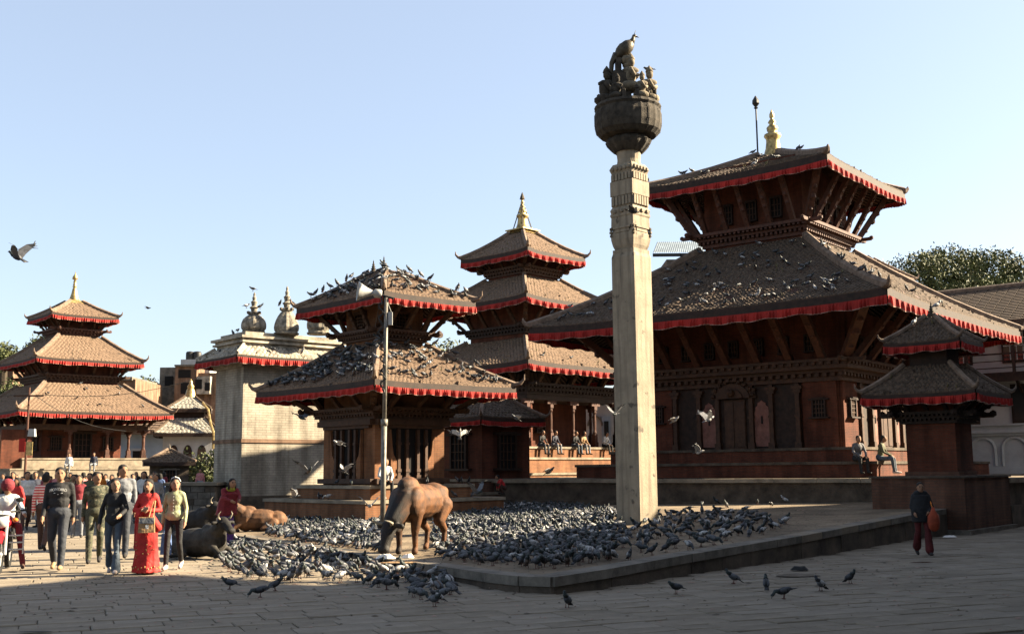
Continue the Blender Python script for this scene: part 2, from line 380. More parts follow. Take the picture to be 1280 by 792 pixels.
    # pleated red valance hanging from the eave
    if fringe:
        for k in range(4):
            fringe = fringe * (.88 if k == 0 else 1)
            mb = MB(); L = (rf.E[SIDEC[k][0]] - rf.E[SIDEC[k][1]]).length; n = min(420, max(24, int(L / pleat) * 2)); rows = []
            ph = [0]
            for i in range(n + 1): ph.append(ph[-1] + rn.uniform(.7, 1.3))
            for q, off in ((0, .012), (.5, .035), (.92, .05), (1, .055)):
                row = []
                for i in range(n + 1):
                    t = i / n; p = rf.p(k, t, 0, -(thick + band) + .05)
                    wv = (1 if i % 2 else -1) * off * (.6 + .6 * math.sin(ph[i] * .7)) * (pleat / .09) ** .5
                    drop = fringe * q * (1 + (.10 * math.sin(ph[i] * .31) + .07 * math.sin(ph[i] * .083 + k)) * q)
                    row.append(p + OUT[k] * (.05 + wv) + ALN[k] * (rn.uniform(-.01, .01)) - Vector((0, 0, drop)))
                rows.append(row)
            for j in range(3):
                for i in range(n): mb.quad((rows[j + 1][i], rows[j + 1][i + 1], rows[j][i + 1], rows[j][i]), 1 if (j == 2 and hem) else 0)
            mb.build('valance', ['cloth_red', 'cloth_hem'], ro)
    # rafters fanning under the eave
    if rafter:
        ia, ib = inner if inner else (rf.ra, rf.rb)
        mb = MB(); T2 = corners(ia, ib)
        for k in range(4):
            i, j = SIDEC[k]; L = (rf.E[i] - rf.E[j]).length; n = max(6, int(L / rafter))
            q = max(0.05, 1 - (ia - 0) / max(rf.a, .01)); qq = min(.98, (rf.a - ia) / max(rf.a - rf.ra, .01))
            for c_ in range(n + 1):
                t = c_ / n
                mb.bar(rf.p(k, t, .01, -thick - .05), rf.p(k, t, qq, -thick - .05), .09, .1)
        tag(mb.build('rafters', 'wood_brown', ro), kind='stuff')
    return ro
def struts(parent, rf, c, z_low, n, q=.22, w=.17, corner=True, mat_='wood_brown', thick=.16):
    """slanting carved roof struts from the cornice on the wall (half size c) up to the eave, each one a part"""
    for k in range(4):
        hl = c[0] if k in (0, 2) else c[1]; ho = c[1] if k in (0, 2) else c[0]
        eh = rf.b if k in (0, 2) else rf.a; el = rf.a if k in (0, 2) else rf.b
        zt = rf.p(k, .5, q).z - thick - .1; oo = ho + (eh - ho) * (1 - q)
        me = None
        for i in range(n):
            t = (i + .5) / n * 2 - 1
            if me is None:
                mb = MB(); A = Vector((0, 0, z_low)); B = Vector((0, -(oo - ho), zt))
                mb.bar(A, B, w, w * .8); d = B - A
                nn = Vector((0, -d.z, -d.y)).normalized() * -1
                if nn.y > 0: nn = -nn
                for f_, r_ in ((.16, .5), (.34, .75), (.5, .85), (.62, .6), (.72, .7), (.86, .55)):   # carved figure standing on the strut
                    pc = A + d * f_ + nn * w * .45; mb.ball(pc, (w * r_ * .75, w * r_ * .6, w * r_ * .95), 6)
                me = mb.mesh('strut', mat_)
            o = link('strut', me, parent); o.matrix_local = side_M(k, ho, t * hl * .96, 0)
    if corner:
        for i, cc in enumerate(corners(*c)):
            k = [0, 0, 2, 2][i]; e = rf.p(k, [0, 1, 0, 1][i], q * .7); e.z -= thick + .12
            mb = MB(); A = Vector((cc.x, cc.y, z_low)); mb.bar(A, e, w * 1.25, w)
            d = e - A
            for f_, r_ in ((.2, .6), (.42, .9), (.6, .7), (.8, .7)): mb.ball(A + d * f_ + Vector((d.x, d.y, -.4 * d.length)).normalized() * w * .4, w * r_ * .8, 6)
            mb.build('strut', mat_, parent)
def cornice(parent, c, z, steps=((.10, .10), (.22, .08), (.34, .10)), dent=.20, mat_='wood_brown', horns=.35):
    mb = MB(); zz = z
    for i, (pj, h) in enumerate(steps):
        mb.slab(c[0] + pj, c[1] + pj, zz, zz + h); zz += h
        if i == 0 or (dent and i == len(steps) - 2):
            pj2 = steps[min(i + 1, len(steps) - 1)][0]
            if dent:
                for k in range(4):
                    hl = (c[0] if k in (0, 2) else c[1]) + pj2; ho = (c[1] if k in (0, 2) else c[0]) + pj
                    n = int(2 * hl / dent)
                    for j in range(n):
                        mb.box((j + .5) / n * 2 * hl - hl, -(pj2 - pj) * .4, h * .42, dent * .5, (pj2 - pj) * .8 + .02, h * .8, 0, side_M(k, ho, 0, zz))
                mb.slab(c[0] + pj - .02, c[1] + pj - .02, zz, zz + h * .86); zz += h * .86
    if horns:                                         # beam ends crossing at the corners
        pj = steps[-1][0]
        for i, cc in enumerate(corners(c[0] + pj, c[1] + pj)):
            sx = 1 if cc.x > 0 else -1; sy = 1 if cc.y > 0 else -1
            mb.box(cc.x + sx * horns / 2, cc.y - sy * .12, zz - .08, horns, .16, .13); mb.box(cc.x - sx * .12, cc.y + sy * horns / 2, zz - .09, .16, horns, .13)
            mb.ball((cc.x + sx * horns, cc.y - sy * .12, zz - .05), .1, 6); mb.ball((cc.x - sx * .12, cc.y + sy * horns, zz - .05), .1, 6)
    mb.build('cornice', mat_, parent); return zz
def wall(parent, c, z0, z1, mat_='brick_red', name='wall'):
    mb = MB(); mb.slab(c[0], c[1], z0, z1); return mb.build(name, mat_, parent)
def window(parent, k, out, along, z, w, h, fm='wood_dark', bars=4, lattice=True, pane='void', horns=True, depth=.12):
    """carved Newar window: wide sill and lintel with ears, frame, lattice bars"""
    M = side_M(k, out, along, z); mb = MB(); f = .11 * max(w, .5)
    for s_ in (-1, 1): mb.box(s_ * (w / 2 + f / 2), -depth / 2, h / 2, f, depth, h, 0, M)
    ear = w * .28 if horns else 0
    mb.box(0, -depth * .6, h + f / 2, w + 2 * f + 2 * ear, depth * 1.2, f, 0, M); mb.box(0, -depth * .8, -f / 2, w + 2 * f + 2 * ear, depth * 1.6, f, 0, M)
    mb.box(0, -depth * .75, h + f * 1.25, w + f, depth * 1.5, f * .5, 0, M)
    o = mb.build('window', fm, parent)
    p = MB(); p.box(0, -.015, h / 2, w, .03, h, 0, M); p.build('pane', pane, o)
    if lattice:
        l = MB()
        for i in range(bars): l.box((i + 1) / (bars + 1) * w - w / 2, -.06, h / 2, .035, .04, h, 0, M)
        for i in range(bars): l.box(0, -.075, (i + 1) / (bars + 1) * h, w, .03, .03, 0, M)
        l.build('lattice', 'wood_brown', o)
    return o
def gajur(parent, z, h, c=(0, 0), mat_='gold', n=14, base=.5, name='finial'):
    """gilded bell-shaped finial"""
    mb = MB(); r = base
    prof = [(r, 0), (r * 1.02, h * .03), (r * .78, h * .08), (r * .62, h * .2), (r * .55, h * .33), (r * .56, h * .40), (r * .72, h * .45), (r * .66, h * .49), (r * .32, h * .51), (r * .44, h * .57), (r * .48, h * .62), (r * .3, h * .67), (r * .2, h * .69), (r * .34, h * .73), (r * .22, h * .78), (r * .12, h * .8), (r * .2, h * .84), (r * .2, h * .89), (r * .06, h * .97), (r * .01, h)]
    mb.lathe(prof, n, (c[0], c[1], z)); return mb.build(name, mat_, parent, True)
def spire(parent, z, h, c=(0, 0), base=.2, mat_='stone_dark', name='finial'):
    mb = MB(); r = base
    mb.lathe([(r * 1.2, 0), (r * 1.2, h * .06), (r * .8, h * .1), (r, h * .2), (r * .9, h * .3), (r * .45, h * .36), (r * .75, h * .42), (r * .35, h * .5), (r * .55, h * .56), (r * .25, h * .63), (r * .38, h * .69), (r * .15, h * .78), (r * .18, h * .85), (r * .01, h)], 9, (c[0], c[1], z))
    return mb.build(name, mat_, parent, True)
def steps(parent, specs, mat_='brick_red', lip='ledge', cx=0, cy=0):
    """stepped plinth: each step a masonry block with a projecting stone lip"""
    for (hx, hy, z0, z1) in specs:
        mb = MB(); mb.slab(hx, hy, z0, z1 - .10, 0, cx, cy); o = mb.build('plinth_step', mat_, parent)
        for k in range(4):                            # lip of separate stones
            hl = hx if k in (0, 2) else hy; ho = hy if k in (0, 2) else hx; n = max(2, round(2 * hl / 1.3))
            for j in range(n):
                w = 2 * (hl + .05) / n; q = MB(); e = .3 if j in (0, n - 1) and k in (1, 3) else 0
                x0 = -hl - .05 + j * w + (e if j == 0 else 0); x1 = -hl - .05 + (j + 1) * w - (e if j == n - 1 else 0)
                q.box((x0 + x1) / 2, .10, -.05, x1 - x0 - .008, .30, .10, 0, Matrix.Translation((cx, cy, 0)) @ side_M(k, ho, 0, z1)); q.build('ledge_stone', lip, o)
        t = MB(); t.slab(hx - .2, hy - .2, z1 - .12, z1 - .006, 0, cx, cy); t.build('step_top', 'platform_paving', o)

# ------------------------------------------------------------------ the large two-roofed temple on its terrace
T1R = R(50.7); U1 = Vector((math.cos(T1R), math.sin(T1R), 0)); V1 = Vector((-math.sin(T1R), math.cos(T1R), 0)); C1 = Vector((11.28, 46, 0))
terr = thing('temple_terrace', 'broad dark brick terrace with pale stone rim under the largest temple', 'terrace', C1, T1R)
TZ = 1.38
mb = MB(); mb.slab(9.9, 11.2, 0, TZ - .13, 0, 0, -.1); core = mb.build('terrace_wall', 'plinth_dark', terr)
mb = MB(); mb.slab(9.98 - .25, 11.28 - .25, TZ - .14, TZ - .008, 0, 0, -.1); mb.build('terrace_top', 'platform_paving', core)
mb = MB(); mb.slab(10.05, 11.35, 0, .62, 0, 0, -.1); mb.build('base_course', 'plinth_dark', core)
for k in range(4):
    hl = 9.98 if k in (0, 2) else 11.28; ho = 11.28 if k in (0, 2) else 9.98; n = round(2 * hl / 1.4)
    for j in range(n):
        w = 2 * (hl + .04) / n; q = MB(); e = .32
        x0 = -hl - .04 + j * w + (e if j == 0 and k in (1, 3) else 0); x1 = -hl - .04 + (j + 1) * w - (e if j == n - 1 and k in (1, 3) else 0)
        q.box((x0 + x1) / 2, .12, -.065 + rng.uniform(-.006, .004), x1 - x0 - .012, .36, .13, 0, Matrix.Translation((0, -.1, 0)) @ side_M(k, ho, 0, TZ)); q.build('ledge_stone', 'ledge', core)
K1 = .967; C1N = Vector((10.91, 44.5, .056))
t1 = thing('pagoda_temple', 'largest pagoda temple with two broad tiled roofs and red valances, right of the stone column', 'temple', C1N, T1R); t1.scale = (K1,) * 3
steps(t1, [(6.2, 6.2, TZ, 1.92), (5.2, 5.2, 1.92, 2.43)], 'brick_red', 'plinth_dark')
W1 = 4.17
wall(t1, (W1, W1), 2.42, 7.6, 'brick_red')
for k in (0, 1, 2, 3):                                # brick piers at the corners of each face
    for s_ in (-1, 1):
        mb = MB(); mb.box(s_ * 3.45, -.06, 1.35, 1.3, .12, 2.7, 0, side_M(k, W1, 0, 2.43)); mb.build('pier', 'brick_red', t1)
zc = cornice(t1, (W1, W1), 4.85, ((.22, .16), (.40, .12), (.62, .14), (.72, .1)), .3, 'wood_brown', .5)
# carved timber screen on each face: posts, arched doors, torana over the middle
def arched_panel(M, w, h, d, y=0, cusps=True):
    pts = [(-w / 2, 0), (w / 2, 0), (w / 2, h * .72)]
    arc = [(w * .42, h * .80), (w * .44, h * .84), (w * .28, h * .88), (w * .26, h * .94), (w * .12, h * .96), (0, h), (-w * .12, h * .96), (-w * .26, h * .94), (-w * .28, h * .88), (-w * .44, h * .84), (-w * .42, h * .80)] if cusps else [(w / 2 * math.cos(a), h * .72 + h * .28 * math.sin(a)) for a in [math.pi * i / 10 for i in range(1, 10)]]
    pts += arc + [(-w / 2, h * .72)]
    n = len(pts); v = [M @ Vector((p[0], y - d, p[1])) for p in pts] + [M @ Vector((p[0], y, p[1])) for p in pts]
    return v, [tuple(range(n))] + [(i, n + i, n + (i + 1) % n, (i + 1) % n) for i in range(n)]
mat('door_faded', (.36, .16, .12), .8, .25, 3)
for k in range(4):
    M = side_M(k, W1, 0, 2.43)
    mb = MB(); mb.box(0, -.03, 1.2, 5.4, .06, 2.4, 0, M)
    scr = mb.build('timber_screen', 'wood_dark', t1)
    for x in (-2.62, -1.55, -.72, .72, 1.55, 2.62):
        p = MB(); p.box(x, -.14, 1.2, .17, .16, 2.4, 0, M); p.box(x, -.15, 2.25, .42, .2, .12, 0, M); p.box(x, -.15, 2.12, .3, .18, .12, 0, M); p.box(x, -.15, .12, .26, .22, .24, 0, M); p.box(x, -.15, 1.2, .22, .19, .1, 0, M); p.build('post', 'wood_brown', scr)
    for x in (-1.13, 1.13):
        p = MB(); v, f = arched_panel(M @ Matrix.Translation((x, 0, .1)), .62, 1.75, .04, -.07); p.add(v, f); d_ = p.build('door', 'door_faded', scr)
        p = MB(); v, f = arched_panel(M @ Matrix.Translation((x, 0, .95)), .06, .3, .03, -.11, False); p.add(v, f); p.build('keyhole', 'void', d_)
    p = MB(); p.box(0, -.10, .95, .9, .06, 1.9, 0, M)
    for s_ in (-1, 1): p.box(s_ * .24, -.145, .95, .38, .03, 1.7, 0, M)
    p.build('door', 'wood_brown', scr)
    p = MB()                                          # torana
    for r_, n_, y_ in ((.95, 14, -.22), (.72, 12, -.30), (.45, 10, -.36)):
        pts = [(r_ * math.cos(math.pi * i / n_), r_ * .78 * math.sin(math.pi * i / n_)) for i in range(n_ + 1)]
        v = [M @ Vector((a, y_, 1.95 + b)) for a, b in pts] + [M @ Vector((a, y_ + .12, 1.95 + b)) for a, b in pts]; n2 = len(pts)
        p.add(v, [tuple(range(n2))] + [(i, n2 + i, n2 + (i + 1) % n2, (i + 1) % n2) for i in range(n2)])
    for i in range(9):
        a = math.pi * (i + .5) / 9; p.ball(M @ Vector((.84 * math.cos(a), -.3, 1.95 + .66 * math.sin(a))), .09, 6)
    p.ball(M @ Vector((0, -.42, 2.15)), .16, 8); p.build('torana', 'wood_brown', scr)
    for s_ in (-1, 1): window(t1, k, W1 + .121, s_ * 3.45, 3.55, .42, .62, 'wood_dark', 3)
    for i in range(7): window(t1, k, W1 + .005, (i - 3) * 1.05, 6.0, .32, .55, 'wood_dark', 2, horns=False)
rf1 = Roof(7.65, 7.42, 7.39, 2.35, 2.35, 10.74, .22, .12)
roof(t1, rf1, .2, .17, .16, 'tile_grey', .33, .12, .12, .17, .34, (4.2, 4.2), tip=.3)
struts(t1, rf1, (W1 + .5, W1 + .5), zc - .02, 7, .28, .26, True, 'wood_red', .2)
wall(t1, (2.2, 2.2), 10.3, 14.2, 'brick_red')
zc = cornice(t1, (2.2, 2.2), 10.86, ((.10, .14), (.26, .10), (.50, .12)), .2, 'wood_red', .4)
rf2 = Roof(4.05, 4.09, 13.35, .45, .45, 14.92, .18, .10)
roof(t1, rf2, .2, .17, .16, 'tile_grey', .29, .11, .12, .17, .26, (2.2, 2.2), tip=.2)
struts(t1, rf2, (2.55, 2.55), zc - .02, 5, .22, .2, True, 'wood_red', .2)
for k in range(4):
    for x in (-1.1, 0, 1.1): window(t1, k, 2.205, x, 11.75, .4, .75, 'wood_dark', 2, horns=False)
gajur(t1, 14.85, 2.2, base=.52)
mb = MB(); sp_ = Vector((-.45, .5, 0)); mb.tube([sp_ + Vector((0, 0, 14.4)), sp_ + Vector((0, 0, 17.1))], .035, 6); mb.lathe([(.03, 0), (.1, .05), (.05, .1), (.16, .25), (.15, .38), (.02, .6)], 8, (sp_.x, sp_.y, 17.05)); mb.build('spear_pole', 'iron', t1)

# ------------------------------------------------------------------ small pagoda covered in pigeons
T2R = R(42.6); C2 = Vector((-4.31, 37, 0))
t2 = thing('pagoda_temple', 'small two-roofed pagoda covered in pigeons behind the lamp pole', 'temple', C2, T2R)
steps(t2, [(2.75, 2.9, .1, .86), (2.05, 2.15, .86, 1.29)], 'brick_warm')
W2 = (1.40, 1.46)
wall(t2, W2, 1.28, 4.9, 'brick_warm')
for k in range(4):                                    # deep carved triple windows between brick piers
    hw = W2[0] if k in (0, 2) else W2[1]; M = side_M(k, (W2[1] if k in (0, 2) else W2[0]), 0, 1.29)
    mb = MB(); mb.box(0, -.02, 1.02, 1.7, .04, 1.75, 0, M); o = mb.build('opening', 'void', t2)
    mb = MB(); mb.box(0, -.12, 1.98, 2 * hw + .1, .24, .18, 0, M); mb.box(0, -.07, 1.84, 2 * hw - .3, .14, .1, 0, M); mb.build('lintel', 'wood_brown', o)
    mb = MB(); mb.box(0, -.1, .12, 2 * hw + .1, .2, .16, 0, M); mb.build('sill', 'wood_brown', o)
    for x in (-.55, -.22, .22, .55):
        q = MB(); q.box(x, -.10, .98, .1, .1, 1.56, 0, M); q.box(x, -.1, 1.3, .15, .14, .08, 0, M); q.box(x, -.1, .45, .15, .14, .1, 0, M); q.box(x, -.1, .25, .17, .15, .1, 0, M); q.build('post', 'wood_brown', o)
    for s_ in (-1, 1):                                # curved wing brackets beside the opening
        q = MB(); pts = [(.62, .2), (.86, .2), (.86, 1.75), (.80, 1.2), (.76, .95), (.62, .75)]
        v = [M @ Vector((s_ * a, -.13, b)) for a, b in pts] + [M @ Vector((s_ * a, -.02, b)) for a, b in pts]
        q.add(v, [tuple(range(6)), tuple(range(11, 5, -1))] + [(i, 6 + i, 6 + (i + 1) % 6, (i + 1) % 6) for i in range(6)]); q.build('bracket', 'brick_warm', o)
zc = cornice(t2, W2, 3.36, ((.12, .09), (.26, .07), (.44, .09)), .16, 'wood_brown', .3)
rf = Roof(2.84, 3.43, 4.38, .98, .98, 5.86, .15, .05); R2A = rf
roof(t2, rf, .12, .15, .14, 'tile', .22, .07, .11, .10, .24, W2, tip=.35)
struts(t2, rf, (W2[0] + .3, W2[1] + .3), zc - .02, 3, .3, .15, True, 'wood_brown', .12)
wall(t2, (.92, .92), 5.6, 7.7, 'brick_warm')
zc = cornice(t2, (.92, .92), 5.98, ((.1, .08), (.22, .06), (.36, .08)), .14, 'wood_brown', .22)
for k in range(4): window(t2, k, .925, 0, 6.45, .5, .42, 'wood_brown', 3, horns=False)
rf = Roof(1.87, 2.53, 7.24, .34, .40, 8.34, .12, .05); R2B = rf
roof(t2, rf, .12, .15, .14, 'tile', .22, .07, .11, .10, .22, (.92, .92), tip=.28)
struts(t2, rf, (1.1, 1.1), zc - .02, 3, .3, .12, True, 'wood_brown', .12)
for x, y, h in ((-.25, -.28, .62), (-.28, .28, .56), (.25, .25, .52)): spire(t2, 8.3, h, (x, y), .13)
mb = MB(); mb.box(0, 0, 8.38, .7, .8, .1); mb.build('ridge_cap', 'mortar_ridge', t2)

# ------------------------------------------------------------------ three-roofed pagoda with gilded finial behind
T3R = R(46); C3 = Vector((.647, 61.5, -.134)); K3 = 1.079
t3 = thing('pagoda_temple', 'three-roofed pagoda with pointed gilded finial standing behind the small pagoda', 'temple', C3, T3R); t3.scale = (K3,) * 3
steps(t3, [(6.4, 6.4, 0, .9), (5.6, 5.6, .9, 1.6), (4.6, 4.6, 1.6, 2.3), (3.75, 3.75, 2.3, 2.82)], 'brick_warm')
mb = MB(); mb.slab(3.1, 2.35, 2.8, 5.3, 0, -.1, .75); mb.build('wall', 'brick_red', t3)
mb = MB(); mb.slab(3.45, 3.45, 5.05, 5.35); mb.build('beam', 'wood_dark', t3)
def post_mesh(h, w=.16, m_='wood_red'):
    q = MB(); q.box(0, 0, h * .06, w * 1.6, w * 1.6, h * .12); q.box(0, 0, h * .2, w * 1.25, w * 1.25, h * .2); q.lathe([(w * .55, 0), (w * .6, h * .05), (w * .42, h * .1), (w * .5, h * .3), (w * .42, h * .45), (w * .62, h * .5), (w * .45, h * .55)], 8, (0, 0, h * .28))
    q.box(0, 0, h * .88, w * 1.3, w * 1.3, h * .1); q.box(0, 0, h * .96, w * 4, w * 1.4, h * .09); return q.mesh('post', m_)
pm = post_mesh(2.25)
for k in range(4):
    for i in range(5):
        if i < 4 or k in (0,):
            o = link('post', pm, t3); o.matrix_local = side_M(k, 3.3, -3.3 + i * 1.65, 2.82)
for k, xs in ((1, (-1.4, .6, 2.2)), (0, (-2, -.6))):
    for x in xs: window(t3, k, 3.205 if k == 1 else 1.605, x, 3.6, .5, .8, 'wood_dark', 3)
mb = MB(); mb.slab(.06, 3.3, 2.82, 4.9, 0, -3.0, 0); mb.build('side_wall', 'brick_red', t3)
zc = cornice(t3, (3.4, 3.4), 5.3, ((.12, .12), (.26, .1), (.44, .12)), .25, 'wood_dark', .4)
rf = Roof(4.7, 4.7, 6.66, 2.05, 2.05, 8.2, .2, .12); R3A = rf
roof(t3, rf, .16, .22, .2, 'tile', .3, .12, .1, .13, .34, (3.4, 3.4), tip=.45)
struts(t3, rf, (3.7, 3.7), zc - .02, 6, .3, .18, True, 'wood_brown')
wall(t3, (1.95, 1.95), 8.0, 10.6, 'brick_red')
zc = cornice(t3, (1.95, 1.95), 8.45, ((.1, .1), (.22, .08), (.36, .1)), .22, 'wood_dark', .3)
rf = Roof(3.5, 3.5, 10.0, 1.35, 1.35, 11.5, .2, .12)
roof(t3, rf, .15, .22, .2, 'tile', .28, .12, .1, .12, .3, (1.95, 1.95), tip=.4)
struts(t3, rf, (2.15, 2.15), zc - .02, 4, .28, .16, True, 'wood_brown')
wall(t3, (1.28, 1.28), 11.3, 13.2, 'brick_red')
zc = cornice(t3, (1.28, 1.28), 11.62, ((.1, .09), (.2, .08), (.32, .09)), .2, 'wood_brown', .25)
rf = Roof(2.2, 2.4, 12.6, .5, .5, 14.0, .15, .12)
roof(t3, rf, .15, .22, .2, 'tile', .28, .11, .1, .12, .26, (1.28, 1.28), tip=.35)
struts(t3, rf, (1.42, 1.42), zc - .02, 3, .26, .13, True, 'wood_brown')
mb = MB(); mb.box(0, 0, 14.1, 1.15, 1.15, .14, 0, None, .8); mb.box(0, 0, 14.2, 1.3, 1.3, .06); mb.build('finial_base', 'gold', t3)
gajur(t3, 14.2, 1.75, base=.46)
mb = MB()
for i in range(4):
    a = math.pi / 4 + i * math.pi / 2; mb.tube([(.5 * math.cos(a), .5 * math.sin(a), 14.25), (0, 0, 15.85)], .03, 5)
mb.lathe([(.02, 0), (.14, .05), (.11, .18), (.02, .42)], 8, (0, 0, 15.85)); mb.build('finial_canopy', 'bronze', t3)
# low porch-roofed shrine between the two
sh = thing('shrine', 'low dark brick shrine with one tiled roof squeezed between the two pagodas', 'shrine', at(605, 560, Y=45).xy.to_3d(), R(44))
wall(sh, (1.3, 1.3), 0, 3.9, 'brick_red'); steps(sh, [(2.0, 2.0, 0, .9), (1.7, 1.7, .9, 1.4)], 'brick_old')
rf = Roof(1.75, 1.75, 3.75, .5, .5, 4.75, .15, .05); roof(sh, rf, .12, .2, .18, 'tile_grey', .2, .1, .08, .08, .3, (1.3, 1.3), tip=.25)
window(sh, 0, 1.305, 0, 1.8, .8, 1.3, 'wood_dark', 3); window(sh, 1, 1.305, 0, 1.8, .8, 1.3, 'wood_dark', 3); spire(sh, 4.7, .5, base=.14)

# ------------------------------------------------------------------ far three-roofed pagoda at the left edge
T4R = R(42); C4 = Vector((-30.1, 75, 0))
t4 = thing('pagoda_temple', 'distant three-roofed pagoda with open arcade above the crowd, at the left edge', 'temple', C4, T4R)
steps(t4, [(7.3, 7.3, 0, .7), (6.3, 6.3, .7, 1.36), (5.3, 5.3, 1.36, 2.1), (4.3, 4.3, 2.1, 2.75)], 'ledge')
mb = MB(); mb.slab(2.6, 2.6, 2.75, 5.3); mb.build('wall', 'brick_red', t4)
mb = MB(); mb.slab(3.9, 3.9, 4.55, 4.9); mb.build('beam', 'wood_brown', t4)
pm = post_mesh(1.85, .2)
for k in range(4):
    for i in range(4): o = link('post', pm, t4); o.matrix_local = side_M(k, 3.7, -3.7 + i * 2.46, 2.74)
    window(t4, k, 2.605, 0, 2.85, 1.0, 1.5, 'wood_dark', 3); window(t4, k, 2.605, -1.7, 3.3, .6, .8, 'wood_dark', 3); window(t4, k, 2.605, 1.7, 3.3, .6, .8, 'wood_dark', 3)
mb = MB(); mb.slab(.9, .1, 2.1, 4.5, 0, -4.6, -3.9); mb.build('side_wall', 'brick_red', t4)
rf = Roof(5.0, 5.25, 5.63, 2.6, 2.6, 7.62, .12, .1); roof(t4, rf, .16, .26, .24, 'tile', .26, .16, .06, .14, .4, (3.9, 3.9), tip=.4)
struts(t4, rf, (3.9, 3.9), 4.88, 5, .3, .16, True)
wall(t4, (2.3, 2.3), 7.4, 9.8, 'brick_red'); zc = cornice(t4, (2.3, 2.3), 7.8, ((.1, .1), (.22, .08), (.4, .1)), .25, 'wood_brown', .3)
rf = Roof(3.55, 3.6, 9.12, 1.45, 1.45, 10.9, .12, .1); roof(t4, rf, .15, .26, .24, 'tile', .24, .16, .06, .13, .36, (2.3, 2.3), tip=.4); struts(t4, rf, (2.4, 2.4), zc, 4, .3, .15)
wall(t4, (1.25, 1.25), 10.7, 12.8, 'brick_red'); zc = cornice(t4, (1.25, 1.25), 10.98, ((.12, .1), (.28, .08), (.45, .1)), .22, 'wood_red', .3)
rf = Roof(2.25, 2.25, 12.22, .42, .42, 13.4, .12, .1); roof(t4, rf, .15, .26, .24, 'tile', .24, .15, .06, .12, .3, (1.25, 1.25), tip=.3); struts(t4, rf, (1.35, 1.35), zc, 3, .28, .12)
mb = MB(); mb.box(0, 0, 13.4, 1.3, 1.3, .25, 0, None, .6); mb.build('finial_base', 'gold', t4)
mb = MB(); mb.lathe([(.4, 0), (.3, .25), (.2, .6), (.14, .9), (.1, 1.0), (.16, 1.05), (.1, 1.12), (.14, 1.2), (.08, 1.28), (.12, 1.36), (.06, 1.5), (.2, 1.6), (.16, 1.75), (.05, 1.9), (.01, 2.1)], 10, (0, 0, 13.45)); mb.build('finial', 'gold', t4, True)

# ------------------------------------------------------------------ pale brick tower shrine with little domes
T5R = R(41); H5 = (2.25, 1.2); C5 = Vector((-10.75, 44, 0)) + Vector((math.cos(T5R), math.sin(T5R), 0)) * 2.25 + Vector((-math.sin(T5R), math.cos(T5R), 0)) * 1.2
t5 = thing('domed_shrine', 'pale brick tower shrine with carved stone domes on its flat roof, left of small pagoda', 'shrine', C5, T5R)
wall(t5, H5, 0, 6.35, 'brick_pale')
mb = MB(); mb.slab(H5[0] + .05, H5[1] + .05, 2.9, 3.05); mb.build('string_course', 'brick_town', t5)
mb = MB(); mb.slab(H5[0] + .25, H5[1] + .25, 0, .8); mb.build('plinth', 'plinth_dark', t5)
mb = MB(); mb.slab(H5[0] + .1, H5[1] + .1, 5.9, 6.05); mb.slab(H5[0] + .16, H5[1] + .16, 6.05, 6.12); mb.build('cornice', 'plaster_cream', t5)
rf = Roof(H5[0] + .62, H5[1] + .62, 6.3, H5[0] + .05, H5[1] + .05, 6.75, 0, .03); roof(t5, rf, .1, .2, .2, 'plaster_cream', .26, .09, .05, .07, .3, (H5[0], H5[1]), tip=0, rmat='plaster_cream')
mb = MB(); mb.slab(H5[0] + .0, H5[1] + .0, 6.7, 6.9); mb.slab(H5[0] + .14, H5[1] + .14, 6.9, 6.98); mb.slab(H5[0] + .06, H5[1] + .06, 6.98, 7.08); mb.slab(H5[0] + .2, H5[1] + .2, 7.08, 7.18); mb.slab(H5[0] - .1, H5[1] - .1, 7.18, 7.36); mb.build('parapet', 'plaster_cream', t5)
mat('dome_stone', (.42, .37, .29), .9, .45, 5, .4, fine=20)
def dome(px, py, zb, r, h, kind):
    p = at(px, py, Y=45.3); l = Matrix.Rotation(-T5R, 4, 'Z') @ (Vector((p.x, p.y, 0)) - C5)
    q = MB()
    q.lathe([(r * 1.0, 0), (r * 1.05, .06), (r * .9, .1), (r * .95, .16)], 18, (l.x, l.y, zb))
    if kind == 'bulb': pf = [(.8, .0), (.98, .10), (1.0, .2), (.97, .3), (.85, .42), (.62, .52), (.42, .57)]
    elif kind == 'cone': pf = [(.95, 0), (1.0, .1), (.95, .22), (.85, .34), (.7, .46), (.52, .56), (.4, .6)]
    else: pf = [(.85, 0), (1.0, .2), (1.02, .5), (.95, .8), (.8, 1.0)]
    hs = h
    q.lathe([(a * r, .15 + b * hs) for a, b in pf], 48, (l.x, l.y, zb), 0, None, .03, 12)
    o = q.build('dome', 'dome_stone', t5)
    if kind != 'low':
        s2 = MB(); z0 = zb + .13 + pf[-1][1] * hs; rr_ = r * .34; hh = h * .82
        s2.lathe([(rr_ * 1.1, 0), (rr_ * 1.5, hh * .06), (rr_ * 1.4, hh * .12), (rr_ * .7, hh * .18), (rr_ * .8, hh * .28), (rr_ * 1.15, hh * .34), (rr_ * .6, hh * .4), (rr_ * .7, hh * .52), (rr_ * .85, hh * .58), (rr_ * .4, hh * .64), (rr_ * .5, hh * .76), (rr_ * .25, hh * .84), (rr_ * .32, hh * .9), (rr_ * .05, hh)], 10, (l.x, l.y, z0)); s2.build('pinnacle', 'dome_stone', o)
        s3 = MB()
        for i in range(6):
            a = i * math.pi / 3; s3.ball((l.x + rr_ * 1.5 * math.cos(a), l.y + rr_ * 1.5 * math.sin(a), z0 + hh * .12), (.09, .09, .06), 6)
        s3.build('petals', 'stone_grey', o)
dome(317, 412, 7.34, .5, 1.2, 'bulb'); dome(358, 415, 7.34, .5, 1.35, 'cone'); dome(398, 420, 7.34, .46, .55, 'low')

